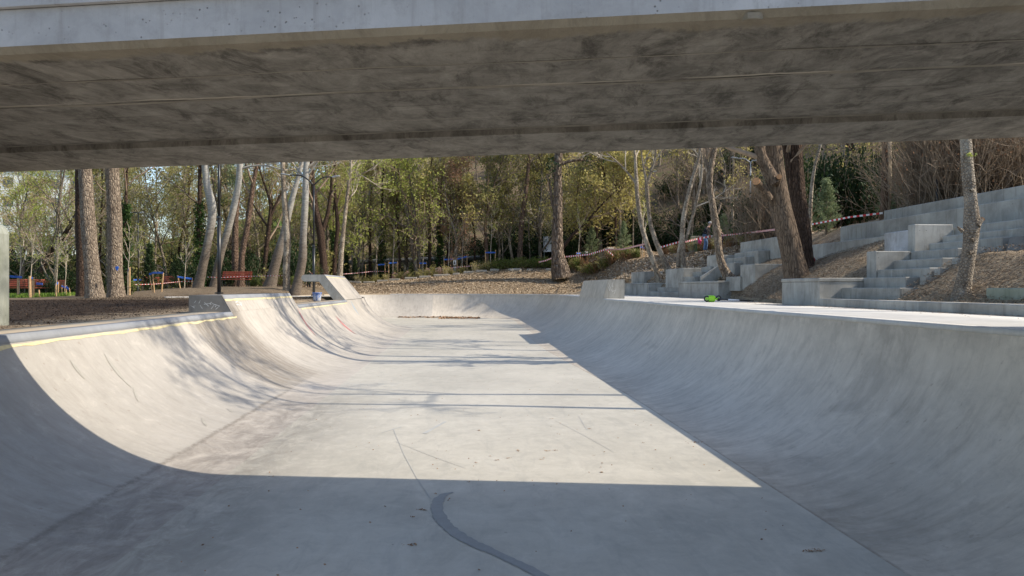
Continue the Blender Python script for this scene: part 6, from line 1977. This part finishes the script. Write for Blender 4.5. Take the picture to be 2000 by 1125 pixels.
# little clusters of crumbs on the sunny floor
vs = []
for px, py, wpx in ((803, 1065, 22), (822, 996, 16), (804, 1010, 8), (1068, 881, 16), (1085, 880, 10), (1078, 818, 12), (995, 895, 10), (970, 899, 8), (930, 904, 7), (1056, 898, 7), (935, 841, 8), (1173, 923, 9), (1362, 864, 30), (1150, 838, 10), (1010, 880, 8), (915, 942, 6), (1160, 890, 6), (1175, 905, 5), (850, 965, 5), (940, 700, 14), (1185, 740, 16), (1590, 1077, 34), (1255, 865, 6)):
    cpt = floor_px(px, py); k = max(4, int(wpx*.8)); dd = EYE*1500/(py-562.5); w = wpx*dd/3000
    for _ in range(k):
        q = (cpt.x+rng.normal(0, w*.55), cpt.y+rng.normal(0, w*.30)); s0 = rng.uniform(.002, .007); a0 = rng.uniform(0, 3.14)
        ca, sa = math.cos(a0)*s0*2, math.sin(a0)*s0*2; zt_ = .004+rng.uniform(0, .006)
        vs += [(q[0]-ca+sa*.4, q[1]-sa-ca*.4, .004), (q[0]+ca+sa*.4, q[1]+sa-ca*.4, zt_), (q[0]+ca-sa*.4, q[1]+sa+ca*.4, zt_), (q[0]-ca-sa*.4, q[1]-sa+ca*.4, .004)]
for _ in range(300):
    y_ = 4.5+rng.random()**1.6*30; q = (rng.uniform(-2.3, 2.8), y_); s0 = rng.uniform(.003, .009); a0 = rng.uniform(0, 3.14)
    ca, sa = math.cos(a0)*s0, math.sin(a0)*s0
    vs += [(q[0]-ca+sa, q[1]-sa-ca, .004), (q[0]+ca+sa, q[1]+sa-ca, .010), (q[0]+ca-sa, q[1]+sa+ca, .010), (q[0]-ca-sa, q[1]-sa+ca, .004)]
tag(link('debris', mesh_np('debris', vs, np.arange(len(vs)).reshape(-1, 4), litm.mat)), 'small brown crumbs scattered over the bowl floor', 'debris', kind='stuff')
# green grass strip behind the soil at far left
n = 9000
x = rng.uniform(-30, -19, n); y = rng.uniform(34.5, 42, n)
z = terrain(x, y); h = rng.uniform(.06, .20, n); a = rng.uniform(0, 6.28, n); w = .018
c = np.stack([x, y, z], 1); dx = np.stack([np.cos(a)*w, np.sin(a)*w, 0*a], 1); tip = c+np.stack([rng.normal(0, .05, n), rng.normal(0, .05, n), h], 1)
v = np.stack([c-dx, c+dx, tip+dx*.3, tip-dx*.3], 1).reshape(-1, 3)
gm = leaf('fresh_grass', (.09, .17, .02), (.26, .36, .06), .3)
tag(link('grass', mesh_np('grass', v, np.arange(n*4).reshape(-1, 4), gm)), 'fresh green grass behind the soil at far left', 'grass', kind='stuff')
# ---------------------------------------------------------------- make look-alike labels single out one thing
from collections import defaultdict
ORD = ['first', 'second', 'third', 'fourth', 'fifth', 'sixth', 'seventh', 'eighth', 'ninth', 'tenth', 'eleventh', 'twelfth']
seen = defaultdict(list)
for o in bpy.data.objects:
    if o.get('label') and o.get('category'): seen[o['label']].append(o)
for lab, os_ in seen.items():
    if len(os_) > 1:
        os_.sort(key=lambda o: pix(o.location)[0])
        for k, o in enumerate(os_):
            o['label'] = ('%s from left, ' % ORD[min(k, 11)]) + lab
for o in bpy.data.objects:
    if o.get('category') and len(o['label'].replace(',', '').split()) > 16: print('LONG', o['label'])
print('TRIS', sum(len(m.polygons)*2 for m in bpy.data.meshes), 'OBJS', len(bpy.data.objects))
